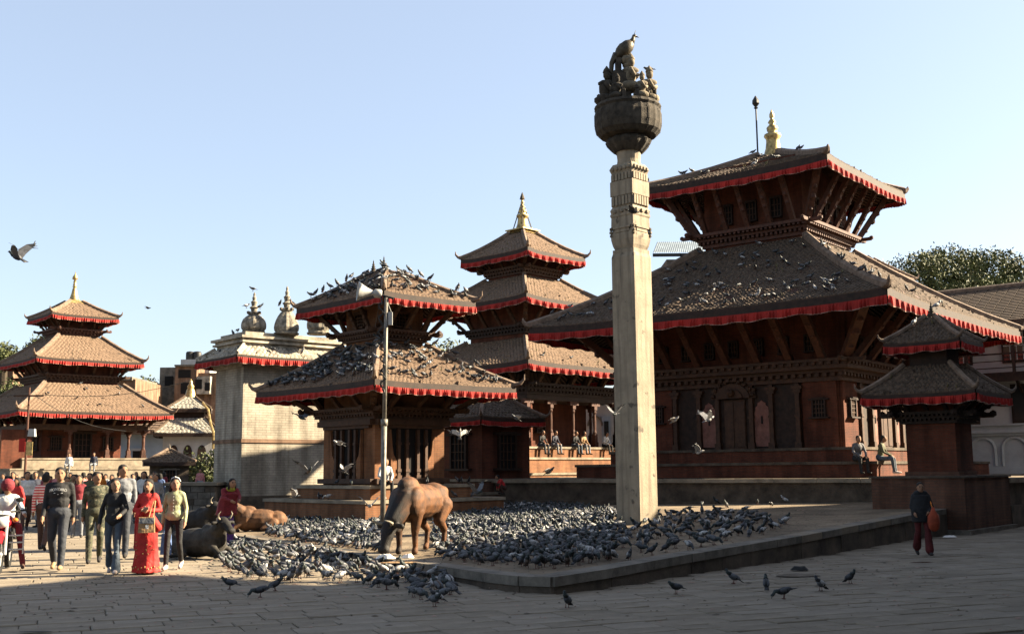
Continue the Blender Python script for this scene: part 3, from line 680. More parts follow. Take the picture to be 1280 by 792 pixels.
# ------------------------------------------------------------------ little two-roofed brick shrine on a high plinth, right
T6R = R(50.2); C6 = Vector((11.62, 30.3, 0))
t6 = thing('brick_shrine', 'little two-roofed brick shrine on a tall square plinth at the right', 'shrine', C6, T6R)
mb = MB(); mb.slab(1.88, 1.2, .12, 1.42); mb.build('plinth', 'brick_old', t6)
mb = MB(); mb.slab(2.0, 1.32, 0, .13); mb.build('plinth_foot', 'stone_grey', t6)
mb = MB(); mb.slab(1.93, 1.25, 1.42, 1.47); mb.build('plinth_top', 'plinth_dark', t6)
wall(t6, (.66, .66), 1.46, 4.3, 'brick_red')
mb = MB(); mb.slab(.72, .72, 1.46, 1.58); mb.build('base_course', 'brick_old', t6)
zc = cornice(t6, (.66, .66), 2.86, ((.1, .07), (.2, .06), (.3, .08)), .12, 'wood_dark', .25)
rf = Roof(1.5, 1.5, 3.62, .62, .62, 4.42, .15, .05); roof(t6, rf, .1, .11, .1, 'tile_grey', .22, .06, .05, .075, .16, (.66, .66), tip=.22)
struts(t6, rf, (.8, .8), zc, 3, .3, .1, True, 'wood_dark', .1)
wall(t6, (.5, .5), 4.3, 5.3, 'wood_dark')
rf = Roof(.96, 1.02, 5.03, .12, .12, 5.78, .12, .05); roof(t6, rf, .09, .11, .1, 'tile_grey', .22, .06, .05, .065, .14, (.5, .5), tip=.18)
spire(t6, 5.75, .5, base=.12)

# ------------------------------------------------------------------ palace wings
pw = thing('palace_wing', 'white palace wing with blind arches and a dark balcony at the right edge', 'building', (21.5, 50, 0), T1R)
mb = MB(); mb.box(4, -8.5, 4.1, 8, 23, 8.2); mb.build('wall', 'plaster_white', pw)
mb = MB(); mb.box(-.1, -8.5, .85, .2, 23, 1.7); mb.build('base', 'plaster_white', pw)
mb = MB(); mb.box(-.12, -8.5, 3.25, .24, 23, .14); mb.box(-.07, -8.5, 3.12, .14, 23, .12); mb.box(-.06, -8.5, 3.55, .12, 23, .08); mb.build('string_course', 'plaster_white', pw)
for i in range(-13, 2):
    y = i * 1.35 + .35; M = Matrix.Translation((0, y, 1.72)) @ Matrix.Rotation(-math.pi / 2, 4, 'Z')
    a_ = MB(); pts = [(.52 * math.cos(math.pi * j / 10), .75 + .52 * math.sin(math.pi * j / 10)) for j in range(11)]
    outer = [(-.52, 0)] + [(-.52, .75)] + pts[::-1][1:-1] + [(.52, .75), (.52, 0)]
    for j in range(len(outer) - 1): a_.bar(M @ Vector((outer[j][0], -.03, outer[j][1])), M @ Vector((outer[j + 1][0], -.03, outer[j + 1][1])), .11, .1, 0, (.77, .63, .1))
    a_.build('blind_arch', 'plaster_white', pw)
for i in range(-6, 2):
    y = i * 2.6 - 1.6; w_ = MB(); w_.box(-.05, y, 4.45, .1, 1.2, 1.75); o = w_.build('window', 'wood_dark', pw); w_ = MB(); w_.box(-.08, y, 4.45, .1, 1.0, 1.55); w_.build('pane', 'glass', o)
    w_ = MB(); w_.box(-.05, y + .2, 7.05, .1, 1.3, 1.5); o = w_.build('window', 'wood_dark', pw); w_ = MB(); w_.box(-.08, y + .2, 7.05, .1, 1.12, 1.34); w_.build('pane', 'glass', o)
    w_ = MB()
    for j in range(1, 4): w_.box(-.14, y + .2 - .56 + j * .28, 7.05, .03, .04, 1.34); w_.box(-.14, y + .2, 7.05 - .67 + j * .33, .03, 1.12, .04)
    w_.build('glazing_bar', 'plaster_white', o)
mb = MB(); mb.box(-.6, -8.5, 5.72, 1.2, 23, .16); mb.box(-1.15, -8.5, 5.55, .1, 23, .3); mb.build('balcony_floor', 'wood_dark', pw)
rl = MB(); rl.box(-1.12, -8.5, 6.62, .07, 23, .07); rl.box(-1.12, -8.5, 6.3, .04, 23, .04); rl.box(-1.12, -8.5, 6.0, .04, 23, .04); rl.build('railing', 'wood_dark', pw)
for i in range(-9, 2):
    q = MB(); q.box(-1.12, i * 2.0 + .5, 6.9, .12, .12, 2.4); q.bar((0, i * 2.0 + .5, 4.9), (-1.1, i * 2.0 + .5, 5.6), .1, .1); q.build('balcony_post', 'wood_dark', pw)
mb = MB()
mb.add([(-1.5, -20.5, 8.0), (-1.5, 3.2, 8.0), (3.2, 3.2, 10.2), (3.2, -20.5, 10.2), (9, -20.5, 8.0), (9, 3.2, 8.0), (-1.5, -20.5, 7.8), (-1.5, 3.2, 7.8), (9, -20.5, 7.8), (9, 3.2, 7.8)], [(0, 3, 2, 1), (3, 4, 5, 2), (0, 1, 7, 6), (4, 8, 9, 5), (6, 7, 9, 8), (0, 6, 8, 4, 3), (1, 2, 5, 9, 7)])
ro = mb.build('roof', 'tile_bed', pw)
tl = MB()
for r_ in range(22):
    for c_ in range(47):
        q0, q1 = r_ / 22, (r_ + 1.2) / 22; y0 = -20.5 + c_ * .5 + .02; P_ = lambda q, y, dz: (-1.5 + 4.7 * q, y, 8.0 + 2.2 * q + dz)
        tl.add((P_(q0, y0, .06), P_(q0, y0 + .46, .06), P_(q1, y0 + .46, .02), P_(q1, y0, .02), P_(q0, y0, 0), P_(q0, y0 + .46, 0)), [(0, 3, 2, 1), (4, 0, 1, 5), (4, 3, 0), (5, 1, 2)])
tag(tl.build('tiles', 'tile_grey', ro), kind='stuff')
mb = MB(); mb.tube([(3.2, -20.5, 10.25), (3.2, 3.2, 10.25)], .14, 6); mb.build('ridge', 'mortar_ridge', ro)
# the wing that closes the square on the right, outside the picture, and its roof pagoda: they shade the foreground
pb = thing('palace_block', 'tall white palace block closing the right side of the square', 'building', (13.2, 22.4, 0), T1R)
for x0, x1, h, yf in ((-20, -5.4, 10.4, -4), (-5.4, -1.0, 7.6, 0), (-1.0, 3.2, 8.4, 0), (3.2, 11.6, 9.2, 0), (11.6, 17.0, 10.9, 0)):
    mb = MB(); mb.box((x0 + x1) / 2, yf - 5.5, h / 2 - .3, x1 - x0, 11, h - .6); mb.build('wall', 'plaster_white', pb)
    mb = MB(); mb.box((x0 + x1) / 2, yf - 5.5, h - .45, x1 - x0 + .3, 11.5, .3); mb.box((x0 + x1) / 2, yf - 5.5, h - .15, x1 - x0 - .02, 11.1, .3); mb.build('parapet', 'plaster_white', pb)
    for lv in range(1 if h < 9 else 2):
        for i in range(int((x1 - x0) / 2.6)):
            q = MB(); q.box(x0 + 1.3 + i * 2.6, yf + .03, 2.6 + lv * 4.1, 1.2, .1, 2.2); q.box(x0 + 1.3 + i * 2.6, yf + .08, 3.85 + lv * 4.1, 1.6, .2, .15); q.build('window', 'wood_dark', pb)
tp = thing('roof_pagoda', 'tall tiled pagoda tower rising above the white palace block', 'tower', (19.14, 17.57, 0), T1R)
wall(tp, (1.8, 1.8), 6.6, 14.8, 'brick_red'); cornice(tp, (1.8, 1.8), 10.2, ((.1, .12), (.26, .1), (.45, .12)), .22, 'wood_red', .3)
rf = Roof(4.0, 4.0, 14.1, .45, .45, 16.0, .15, .1); roof(tp, rf, .2, .26, .24, 'tile', .3, .14, .1, .14, .3, (1.8, 1.8)); struts(tp, rf, (2.0, 2.0), 10.6, 4, .25, .2); gajur(tp, 15.9, 2.0, base=.45)

# ------------------------------------------------------------------ stone column with statues
CC = at(797, 655, z=.38); CR_ = R(46.8); CC.z = 0
co = thing('stone_column', 'tall square stone column with dark lotus capital and statues on top', 'column', CC + Vector((0, 0, .085)), CR_); co.scale = (.95,) * 3
def sq_stack(prof, mat_, name, parent, z0=0):
    q = MB()
    for i in range(len(prof) - 1):
        (r0, a), (r1, b) = prof[i], prof[i + 1]
        if b - a < 1e-4: continue
        vs = [(x * r, y * r, z0 + z) for r, z in ((r0, a), (r1, b)) for x, y in ((-1, -1), (1, -1), (1, 1), (-1, 1))]
        q.add(vs, [(3, 2, 1, 0), (4, 5, 6, 7), (0, 1, 5, 4), (1, 2, 6, 5), (2, 3, 7, 6), (3, 0, 4, 7)])
    return q.build(name, mat_, parent)
sq_stack([(.375, .2), (.375, 1.0), (.37, 7.25), (.345, 7.35), (.345, 7.45)], 'stone_pale', 'shaft', co)
sq_stack([(.30, 7.45), (.34, 7.56), (.37, 7.72), (.375, 7.86), (.33, 8.0), (.31, 8.06)], 'stone_pale', 'vase_block', co)
sq_stack([(.365, 8.06), (.365, 8.12), (.36, 8.32), (.38, 8.36), (.38, 8.42)], 'stone_pale', 'band', co)
sq_stack([(.36, 8.42), (.38, 8.52), (.33, 8.62)], 'stone_pale', 'lotus_band', co)
sq_stack([(.345, 8.62), (.345, 8.90)], 'stone_pale', 'fluted_band', co)
sq_stack([(.37, 8.90), (.37, 9.30)], 'stone_pale', 'block', co)
sq_stack([(.34, 9.30), (.34, 9.52)], 'stone_pale', 'fluted_band', co)
sq_stack([(.34, 9.52), (.38, 9.64), (.31, 9.78)], 'stone_pale', 'lotus_band', co)
q = MB(); q.lathe([(.33, 9.76), (.31, 9.9), (.33, 10.1), (.36, 10.2)], 16); q.build('neck', 'stone_pale', co)
for k in range(4):                                    # flutes, leaves and vase scrolls cut on every face
    q = MB()
    for z, h, n, o_ in ((8.64, .24, 6, .345), (9.32, .18, 6, .34)):
        for i in range(n): q.box((i + .5) / n * .66 - .33, -.018, h / 2, .075, .04, h, 0, side_M(k, o_, 0, z))
    for z, n, o_ in ((8.44, 3, .372), (9.6, 5, .372)):
        for i in range(n): q.ball(side_M(k, o_, (i + .5) / n * .68 - .34, z + .04) @ Vector((0, 0, 0)), (.06, .06, .07), 6)
    q.box(0, -.012, .12, .46, .03, .14, 0, side_M(k, .352, 0, 7.86)); q.box(0, -.02, .03, .56, .05, .05, 0, side_M(k, .36, 0, 8.0))
    for s_ in (-1, 1):
        for j, (dx, dz, r_) in enumerate(((.36, 8.02, .06), (.38, 7.93, .05), (.36, 7.84, .055))): q.ball(side_M(k, .36, s_ * dx, dz) @ Vector((0, 0, 0)), r_, 6)
    q.build('carving', 'stone_pale', co)
q = MB(); q.lathe([(.38, 10.12), (.46, 10.2), (.56, 10.32), (.60, 10.42), (.5, 10.52)], 72, (0, 0, 0), 0, None, .05, 12); q.build('lotus_ring', 'stone_dark', co)
q = MB(); q.lathe([(.45, 10.50), (.74, 10.56), (.86, 10.68), (.90, 10.86), (.90, 11.12), (.86, 11.28), (.90, 11.34), (.87, 11.42), (.4, 11.43)], 72, (0, 0, 0), 0, None, .012, 24); cap = q.build('capital', 'stone_dark', co)
q = MB()
for i in range(12):
    a = (i + .5) * math.pi / 6; q.box(.865, 0, 11.0, .05, .12, .40, 0, Matrix.Rotation(a, 4, 'Z')); q.box(.86, 0, 10.98, .05, .10, .3, 0, Matrix.Rotation(a + .26, 4, 'Z')); q.box(.885, 0, 11.0, .05, .05, .3, 0, Matrix.Rotation(a, 4, 'Z'))
q.build('carved_panels', 'stone_dark', cap)
# statues: a seated king, smaller kneeling figures, a throne, and a long-tailed bird above; built in world-facing axes
stt = link('statue_throne', None, co); stt.rotation_euler.z = -CR_; stt.scale = (1, 1, 1.14); stt.location.z = 11.43 * (1 - 1.14)
q = MB(); q.box(-.16, .1, 11.8, .5, .6, .8); q.box(-.16, .1, 12.22, .42, .5, .1); q.box(-.22, .1, 12.4, .14, .4, .4); q.build('throne', 'stone_dark', stt)
mat('stone_lit', (.30, .245, .165), .9, .35, 8, .4)  # lighter statue stone with sunlight put in its colour; left-hand figures stay dark
def figure(x, y, z, h, name, m_='stone_lit'):
    q = MB(); s = h
    q.ball((x, y, z + .12 * s), (.34 * s, .30 * s, .15 * s), 10); q.ball((x, y, z + .40 * s), (.19 * s, .15 * s, .26 * s), 10); q.ball((x + .03 * s, y, z + .55 * s), (.25 * s, .14 * s, .1 * s), 10)
    q.ball((x + .05 * s, y - .02 * s, z + .76 * s), (.11 * s, .12 * s, .13 * s), 10); q.lathe([(.12 * s, 0), (.10 * s, .06 * s), (.05 * s, .13 * s), (.01 * s, .18 * s)], 8, (x + .05 * s, y, z + .83 * s))
    for sy in (-1, 1): q.tube([(x, y + sy * .18 * s, z + .55 * s), (x + .12 * s, y + sy * .22 * s, z + .36 * s), (x + .24 * s, y + sy * .05 * s, z + .42 * s)], [.07 * s, .06 * s, .05 * s], 6)
    return q.build(name, m_, stt, True)
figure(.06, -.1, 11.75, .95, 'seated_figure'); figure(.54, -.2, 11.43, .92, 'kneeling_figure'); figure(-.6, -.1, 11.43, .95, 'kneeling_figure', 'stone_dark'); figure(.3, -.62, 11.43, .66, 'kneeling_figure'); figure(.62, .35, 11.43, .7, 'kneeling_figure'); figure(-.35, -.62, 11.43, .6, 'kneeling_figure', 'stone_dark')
q = MB()
for i in range(14):
    a = i * math.pi / 7; q.box(.77 * math.cos(a), .77 * math.sin(a), 11.48, .1, .1, .14 + .12 * (i % 2)); q.ball((.77 * math.cos(a), .77 * math.sin(a), 11.58 + .09 * (i % 2)), .065, 6)
q.build('rim_lotus', 'stone_dark', stt)
q = MB(); q.ball((.32, -.35, 11.62), (.2, .12, .12), 8)
for dx in (.18, .46):
    for dy in (-.42, -.28): q.tube([(dx, dy, 11.43), (dx, dy, 11.6)], .04, 6)
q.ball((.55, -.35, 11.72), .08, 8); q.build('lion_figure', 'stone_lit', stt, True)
q = MB()                                              # the dark long-tailed bird
q.ball((-.03, .05, 12.86), (.30, .17, .18), 12, 0, Matrix.Rotation(R(-38), 3, 'Y')); q.ball((-.14, .05, 12.8), (.26, .15, .15), 10, 0, Matrix.Rotation(R(-60), 3, 'Y')); q.tube([(.12, .05, 12.98), (.2, .05, 13.1), (.22, .05, 13.17)], [.11, .06, .045], 8); q.ball((.235, .05, 13.18), (.065, .045, .045), 8); q.tube([(.28, .05, 13.17), (.37, .05, 13.14)], [.022, .005], 5); q.tube([(.22, .05, 13.2), (.28, .05, 13.32)], [.012, .004], 4)
q.tube([(-.26, .05, 12.72), (-.40, .05, 12.5), (-.44, .05, 12.1), (-.46, .05, 11.7)], [.11, .07, .05, .045], 6)
q.tube([(-.02, .05, 12.75), (.0, .05, 12.6)], .035, 5); q.tube([(.08, .05, 12.75), (.07, .05, 12.6)], .035, 5); q.build('long_tailed_bird', 'bronze', stt, True)
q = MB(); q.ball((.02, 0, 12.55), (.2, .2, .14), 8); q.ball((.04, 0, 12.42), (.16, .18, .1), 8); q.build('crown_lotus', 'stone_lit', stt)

# ------------------------------------------------------------------ lamp pole with loudspeaker horns
pp = on_platform(478, 668); lp = thing('lamp_pole', 'slim grey metal pole with loudspeaker horns in the middle of the flock', 'pole', pp, 0)
Y0 = pp.y; top_ = at(483, 372, Y=Y0) - pp
q = MB(); mid_ = top_ * .47
q.tube([(0, 0, -.05), mid_], .065, 10); q.build('lower_pipe', 'pipe', lp, True)
q = MB(); q.tube([mid_ - Vector((0, 0, .05)), top_], .05, 10); q.build('upper_pipe', 'pipe', lp, True)
q = MB(); q.tube([mid_ - Vector((0, 0, .1)), mid_ + Vector((0, 0, .06))], .085, 10); q.build('collar', 'pipe', lp, True)
def horn(c, d, L, r, nm):
    q = MB(); d = Vector(d).normalized(); M = Matrix.Translation(c) @ d.to_track_quat('Z', 'Y').to_matrix().to_4x4()
    q.lathe([(.09, -.22), (.11, -.2), (.11, -.05), (.06, -.02), (.06, 0), (r * .45, L * .35), (r * .7, L * .7), (r, L), (r * 1.02, L + .02), (r * .98, L + .02), (r * .66, L * .68), (.06, L * .2)], 18, (0, 0, 0), 0, M); return q.build(nm, 'horn_grey', lp, True)
hc = at(466, 366, Y=Y0) - pp; horn(hc, (-1, -.25, .1), .36, .24, 'loudspeaker')
q = MB(); q.tube([hc, at(476, 368, Y=Y0) - pp, at(478, 380, Y=Y0) - pp, top_ - Vector((0, 0, .1))], .025, 6); q.tube([top_ - Vector((0, 0, .05)), at(478, 369, Y=Y0) - pp, at(492, 373, Y=Y0) - pp], .03, 6); q.tube([at(483, 376, Y=Y0) - pp, at(489, 391, Y=Y0) - pp], .02, 6); q.build('bracket', 'iron', lp)
q = MB(); pts = []
for i in range(34): pts.append(at(478 - 3 * math.sin(i * 1.3) - (2 if i < 18 else 0), 378 + i * 3.4, Y=Y0 - .05) - pp)
q.tube(pts, .016, 5); q.tube([p + Vector((.05 * math.sin(i * 2.1), 0, 0)) for i, p in enumerate(pts)], .013, 5); q.build('cable', 'iron', lp)
q = MB(); q.box(0, 0, 0, .1, .08, .32, 0, Matrix.Translation(at(488, 398, Y=Y0) - pp)); q.build('junction_box', 'horn_grey', lp)

# ------------------------------------------------------------------ the town behind
def tree(name, label, base, trunk_h, blobs, n, leaf, mats, group=None, seed=1, lw=None, cover=.75):
    rn = random.Random(seed); t = thing(name, label, 'tree', base, 0, group)
    cx = sum(b[0] for b in blobs) / len(blobs); cy = sum(b[1] for b in blobs) / len(blobs); cz = sum(b[2] for b in blobs) / len(blobs)
    q = MB(); r0 = max(.12, trunk_h * .035); q.tube([(0, 0, 0), (cx * .2 + .1, cy * .2, trunk_h * .5), (cx * .6, cy * .6, trunk_h), (cx, cy, cz)], [r0 * 1.3, r0, r0 * .8, r0 * .4], 8)
    for b in blobs: q.tube([(cx * .5, cy * .5, trunk_h * .9), (b[0] * .6 + cx * .4, b[1] * .6 + cy * .4, (b[2] + trunk_h) / 2 + .3), (b[0], b[1], b[2])], [r0 * .55, r0 * .35, r0 * .12], 6)
    q.build('trunk', 'bark', t)
    q = MB(); wts = [b[3] ** 2 for b in blobs]; tufts = []
    for b in blobs:                                   # leaf tufts sit on and inside each limb's foliage mass, with gaps
        m_ = max(6, int(n * b[3] ** 2 / sum(wts) / 16))
        for i in range(m_):
            v = Vector((rn.gauss(0, 1), rn.gauss(0, 1), rn.gauss(0, 1))).normalized() * rn.uniform(.55, 1.0)
            tufts.append((Vector((b[0] + v.x * b[3], b[1] + v.y * b[3], b[2] + v.z * b[3] * (b[4] if len(b) > 4 else .8))), rn.choice((0, 0, 1, 1, 2))))
    for c, mi in tufts:
        if rn.random() > cover + .2: continue
        for j in range(16):
            p = c + Vector((rn.gauss(0, 1), rn.gauss(0, 1), rn.gauss(0, .7))) * leaf * 1.7
            nx = Vector((rn.uniform(-1, 1), rn.uniform(-1, 1), rn.uniform(-.5, .9))).normalized(); ty = nx.orthogonal().normalized(); tx = nx.cross(ty)
            ang = rn.uniform(0, 6.28); a1 = (tx * math.cos(ang) + ty * math.sin(ang)) * leaf * rn.uniform(.6, 1.2); a2 = (-tx * math.sin(ang) + ty * math.cos(ang)) * leaf * .42
            q.quad((p - a1, p + a2, p + a1, p - a2), mi if rn.random() < .75 else rn.randrange(3))
    o = q.build('crown', mats, t); return t
LM = ['leaf_a', 'leaf_b', 'leaf_c']
bt = Vector((32, 78, 0)); rn = random.Random(5)
bl = [(-5.5, 0, 13.2, 2.6), (-3, -1, 14.6, 2.8), (-.5, 0, 15.3, 2.7), (2.2, 0, 15.2, 2.5), (4.2, -1, 14.2, 2.5), (-4, -2, 12, 2.6), (-1, -2.5, 12.8, 2.8), (2, -2.5, 12.6, 2.8), (5, -1.5, 11.8, 2.4), (0, 1.5, 12, 3)]
tree('broad_tree', 'broad rounded green tree rising behind the largest temple and palace roof', bt, 8, bl, 60000, .13, LM, seed=2)
tree('broad_tree', 'thin sparse tree beside the broad one at the right edge', Vector((40, 82, 0)), 9, [(0, 0, 14.5, 1.8), (1.5, 0, 13, 2), (-1.4, 0, 12.5, 1.8), (2.5, 0, 15.5, 1.3)], 2200, .14, ['leaf_c', 'leaf_a', 'bark'], seed=3, cover=.4)
tb = at(560, 470, Y=80); tree('leafy_tree', 'sunlit leafy tree glimpsed between the small pagoda and the three-roofed one', Vector((tb.x, 80, 0)), 5, [(0, 0, 9.6, 1.9), (-1.2, 0, 8.2, 1.8), (1.2, 0, 8.4, 1.8), (2.2, 0, 10.2, 1.3), (0, 0, 7, 2)], 5200, .15, ['leaf_c', 'leaf_a', 'leaf_c'], seed=4)
for i, (px, py, Y, s, lab) in enumerate(((22, 486, 92, 1.2, 'dark bushy tree behind the left edge of the far pagoda'), (6, 440, 96, .9, 'tree top showing above the far pagoda roof at the left edge'), (52, 430, 98, .9, 'sparse treetop poking above the middle roof of the far pagoda'), (264, 582, 66, 1.3, 'dark tree beside the pale brick tower shrine'), (215, 497, 118, 3.2, 'dark tree under the brick apartment house on the hill'), (250, 500, 116, 3.0, 'dark shrubby tree to the right under the brick apartment house'), (180, 497, 125, 2.6, 'hazy tree at the far end of the square'))):
    c = at(px, py, Y=Y); tree('bushy_tree', lab, Vector((c.x, Y, 0)), max(1.5, c.z - s * 1.2), [(0, 0, c.z, s), (s * .7, 0, c.z - s * .5, s * .8), (-s * .7, 0, c.z - s * .5, s * .8), (0, -.4 * s, c.z - s, s)], 2600, .16 if Y < 100 else .22, ['leaf_b', 'leaf_a', 'leaf_b'], seed=10 + i)
# brick apartment house with water tanks
def gx(px, Y): return at(px, 500, Y=Y).x
Yb = 112; ah = thing('apartment_house', 'brick and concrete apartment house with water tanks above the far trees', 'building', (0, Yb, 0))
def blk(parent, px0, px1, py0, py1, Y, dep, m_, nm):
    a = at(px0, py0, Y=Y); b = at(px1, py1, Y=Y); q = MB(); q.box((a.x + b.x) / 2, Y + dep / 2 - parent.location.y, (a.z + b.z) / 2, abs(b.x - a.x), dep, abs(a.z - b.z)); return q.build(nm, m_, parent)
blk(ah, 200, 221, 459, 590, Yb + 1.5, 8, 'stone_grey', 'side_block'); blk(ah, 219, 242, 457, 590, Yb, 8, 'brick_town', 'wall'); blk(ah, 240, 300, 466, 590, Yb + .6, 8, 'brick_town', 'wall'); blk(ah, 226, 262, 449, 470, Yb + 3, 4, 'plaster_white', 'roof_room')
blk(ah, 246, 262, 470, 492, Yb - .3, 1.5, 'plaster_cream', 'balcony_wall')
for (a, b, c, d) in ((223, 238, 462, 472), (206, 216, 470, 482), (244, 252, 474, 486), (256, 262, 478, 488), (226, 236, 478, 492)): blk(ah, a, b, c, d, Yb - .35 if a > 243 else (Yb - .04 if a > 219 else Yb + 1.4), .2, 'void', 'window')
for x in (237.5, 246.5):
    p = at(x, 450, Y=Yb + 5); q = MB(); q.lathe([(.42, 0), (.45, .1), (.45, .75), (.36, .9), (.1, .95)], 12, (p.x, 5, p.z)); q.build('water_tank', 'iron', ah, True)
blk(ah, 218, 244, 455.5, 457.5, Yb - .3, 8.4, 'stone_grey', 'roof_slab')
hs = thing('brick_house', 'terracotta coloured house edge behind the far pagoda at the left edge', 'building', (0, 100, 0)); blk(hs, -40, 8, 455, 620, 100, 8, 'brick_town', 'wall'); blk(hs, -42, 9, 452, 456, 99.7, 8.6, 'stone_grey', 'roof_slab'); blk(hs, -6, 3, 466, 478, 99.9, .3, 'void', 'window')
hs = thing('stone_house', 'low weathered house just right of the far pagoda', 'building', (0, 104, 0)); blk(hs, 130, 163, 474, 640, 104, 8, 'brick_town', 'wall'); blk(hs, 128, 165, 471, 475, 103.7, 8.6, 'stone_grey', 'roof_slab'); blk(hs, 146, 154, 482, 494, 103.9, .3, 'void', 'window')
hs = thing('terrace_row', 'hazy row of low houses along the far end of the square', 'building', (0, 135, 0)); blk(hs, 130, 215, 500, 640, 135, 8, 'stone_grey', 'wall'); blk(hs, 200, 330, 512, 640, 133, 8, 'brick_town', 'wall')
for i in range(9): blk(hs, 134 + i * 9, 138 + i * 9, 506 + (i % 2) * 3, 515 + (i % 2) * 3, 134.8, .4, 'void', 'window')
# pale blue house with brown tiled roof
bh = thing('blue_house', 'pale blue house with brown tiled roof beside the far pagoda', 'building', (0, 88, 0)); blk(bh, 120, 213, 535, 625, 88, 7, 'plaster_blue', 'wall')
o = blk(bh, 166, 178, 563, 581, 87.9, .3, 'void', 'window'); blk(bh, 164, 180, 560, 563, 87.8, .4, 'plaster_white', 'lintel'); blk(bh, 190, 197, 590, 612, 87.9, .3, 'void', 'window')
q = MB(); a = at(112, 539, Y=87); b = at(222, 539, Y=87); c = at(170, 512, Y=91)
q.add([(a.x, -1, a.z), (b.x, -1, b.z), (b.x - 1.5, 3.5, c.z), (a.x, 3.5, c.z), (a.x, 8, a.z), (b.x, 8, b.z), (a.x, -1, a.z - .2), (b.x, -1, b.z - .2), (b.x, 8, b.z - .2), (a.x, 8, a.z - .2)], [(0, 1, 2, 3), (3, 2, 5, 4), (1, 5, 2), (0, 3, 4), (0, 6, 7, 1), (1, 7, 8, 5), (5, 8, 9, 4), (6, 9, 8, 7)]); ro = q.build('roof', 'tile', bh)
q = MB()
for i in range(16):
    for j in range(9):
        x0 = a.x + (b.x - a.x) * i / 16; w_ = (b.x - a.x) / 16 * .92; f0, f1 = j / 9, (j + 1.15) / 9; dz = c.z - a.z
        if x0 + w_ > b.x - 1.5 * f1: continue
        q.add(((x0, -1 + 4.5 * f0, a.z + dz * f0 + .1), (x0 + w_, -1 + 4.5 * f0, a.z + dz * f0 + .1), (x0 + w_, -1 + 4.5 * f1, a.z + dz * f1 + .03), (x0, -1 + 4.5 * f1, a.z + dz * f1 + .03), (x0, -1 + 4.5 * f0, a.z + dz * f0), (x0 + w_, -1 + 4.5 * f0, a.z + dz * f0)), [(0, 1, 2, 3), (4, 5, 1, 0)])
tag(q.build('tiles', 'tile', ro), kind='stuff')
# small white pavilion temple with patterned roofs and gilded spire
Yp = 80; pc = at(236, 560, Y=Yp); pv = thing('pavilion_temple', 'small white pavilion with pale patterned roofs and a gilded spire', 'temple', (pc.x, Yp, 0), R(14))
wall(pv, (1.7, 1.7), 0, 4.6, 'plaster_white'); steps(pv, [(2.6, 2.6, 0, .8), (2.2, 2.2, .8, 1.5)], 'brick_old')
for k in range(4):
    for x in (-.95, 0, .95):
        q = MB(); v, f = arched_panel(side_M(k, 1.7, x, 1.6), .6, 2.1, .03, -.0, False); q.add(v, f); q.build('opening', 'wood_dark', pv)
mat('tile_pattern', (.50, .46, .38), .8, .5, 7, .1, col2=(.10, .11, .10))
rf = Roof(2.3, 2.3, 4.5, 1.2, 1.2, 5.6, .1, .03); roof(pv, rf, .14, .3, .3, 'tile_pattern', 0, .1, .1, .1, 0, tip=0, rmat='tile_grey')
wall(pv, (1.05, 1.05), 5.4, 6.4, 'wood_dark')
rf = Roof(1.5, 1.5, 6.25, .35, .35, 7.15, .1, .03); roof(pv, rf, .14, .3, .3, 'tile_pattern', 0, .1, .1, .09, 0, tip=0, rmat='tile_grey')
q = MB(); q.lathe([(.5, 0), (.42, .3), (.3, .9), (.2, 1.1), (.26, 1.2), (.12, 1.4), (.14, 1.5), (.03, 1.75)], 10, (0, 0, 6.75)); q.build('spire', 'gold', pv, True)
q = MB(); q.tube([(.9, -1.5, 6.7), (1.3, -1.75, 6.2), (1.5, -2.2, 5.2), (1.75, -2.6, 4.5), (1.75, -2.62, 3.4)], .09, 6); q.build('metal_banner', 'gold', pv)
for s_ in (-1, 1):
    q = MB(); q.box(s_ * 1.9, -2.1, 2.3, .28, .28, 1.6); q.build('post', 'wood_red', pv)
# dark stone shrine and block wall before it
c = at(211, 590, Y=62); ss = thing('stone_shrine', 'low dark stone shrine with a small pitched roof in front of the white pavilion', 'shrine', (c.x, 62, 0), R(20))
wall(ss, (1.0, 1.0), 0, 2.35, 'plinth_dark'); rf = Roof(1.35, 1.35, 2.3, .1, .1, 3.0, .1, .03); roof(ss, rf, .12, .25, .2, 'tile_grey', 0, .1, .06, .07, 0, tip=0); window(ss, 0, 1.005, 0, .9, .6, 1.0, 'stone_grey', 3)
spire(ss, 2.95, .4, base=.12, mat_='stone_grey')
a = at(204, 600, Y=43); b = at(266, 600, Y=43)
bw = thing('block_wall', 'low grey stone block platform left of the pale brick tower shrine', 'wall', ((a.x + b.x) / 2, 44.2, 0), R(4)); w_ = (b.x - a.x)
q = MB(); q.box(0, 0, .62, w_ - .06, 2.2, 1.24); q.build('core', 'joint', bw)
q = MB(); q.box(0, 0, 1.3, w_ + .14, 2.5, .12); q.build('coping', 'ledge', bw)
for r_ in range(5):
    x = -w_ / 2 - (r_ % 2) * .2
    while x < w_ / 2 - .1:
        l_ = rng.uniform(.38, .6); x0 = max(x, -w_ / 2); x1 = min(x + l_, w_ / 2)
        if x1 - x0 > .08: q = MB(); q.box((x0 + x1) / 2, -1.1, .125 + r_ * .245, x1 - x0 - .02, .12 + rng.uniform(0, .03), .225); q.build('stone_block', rng.choice(('stone_grey', 'plinth_dark', 'stone_grey')), bw)
        x += l_
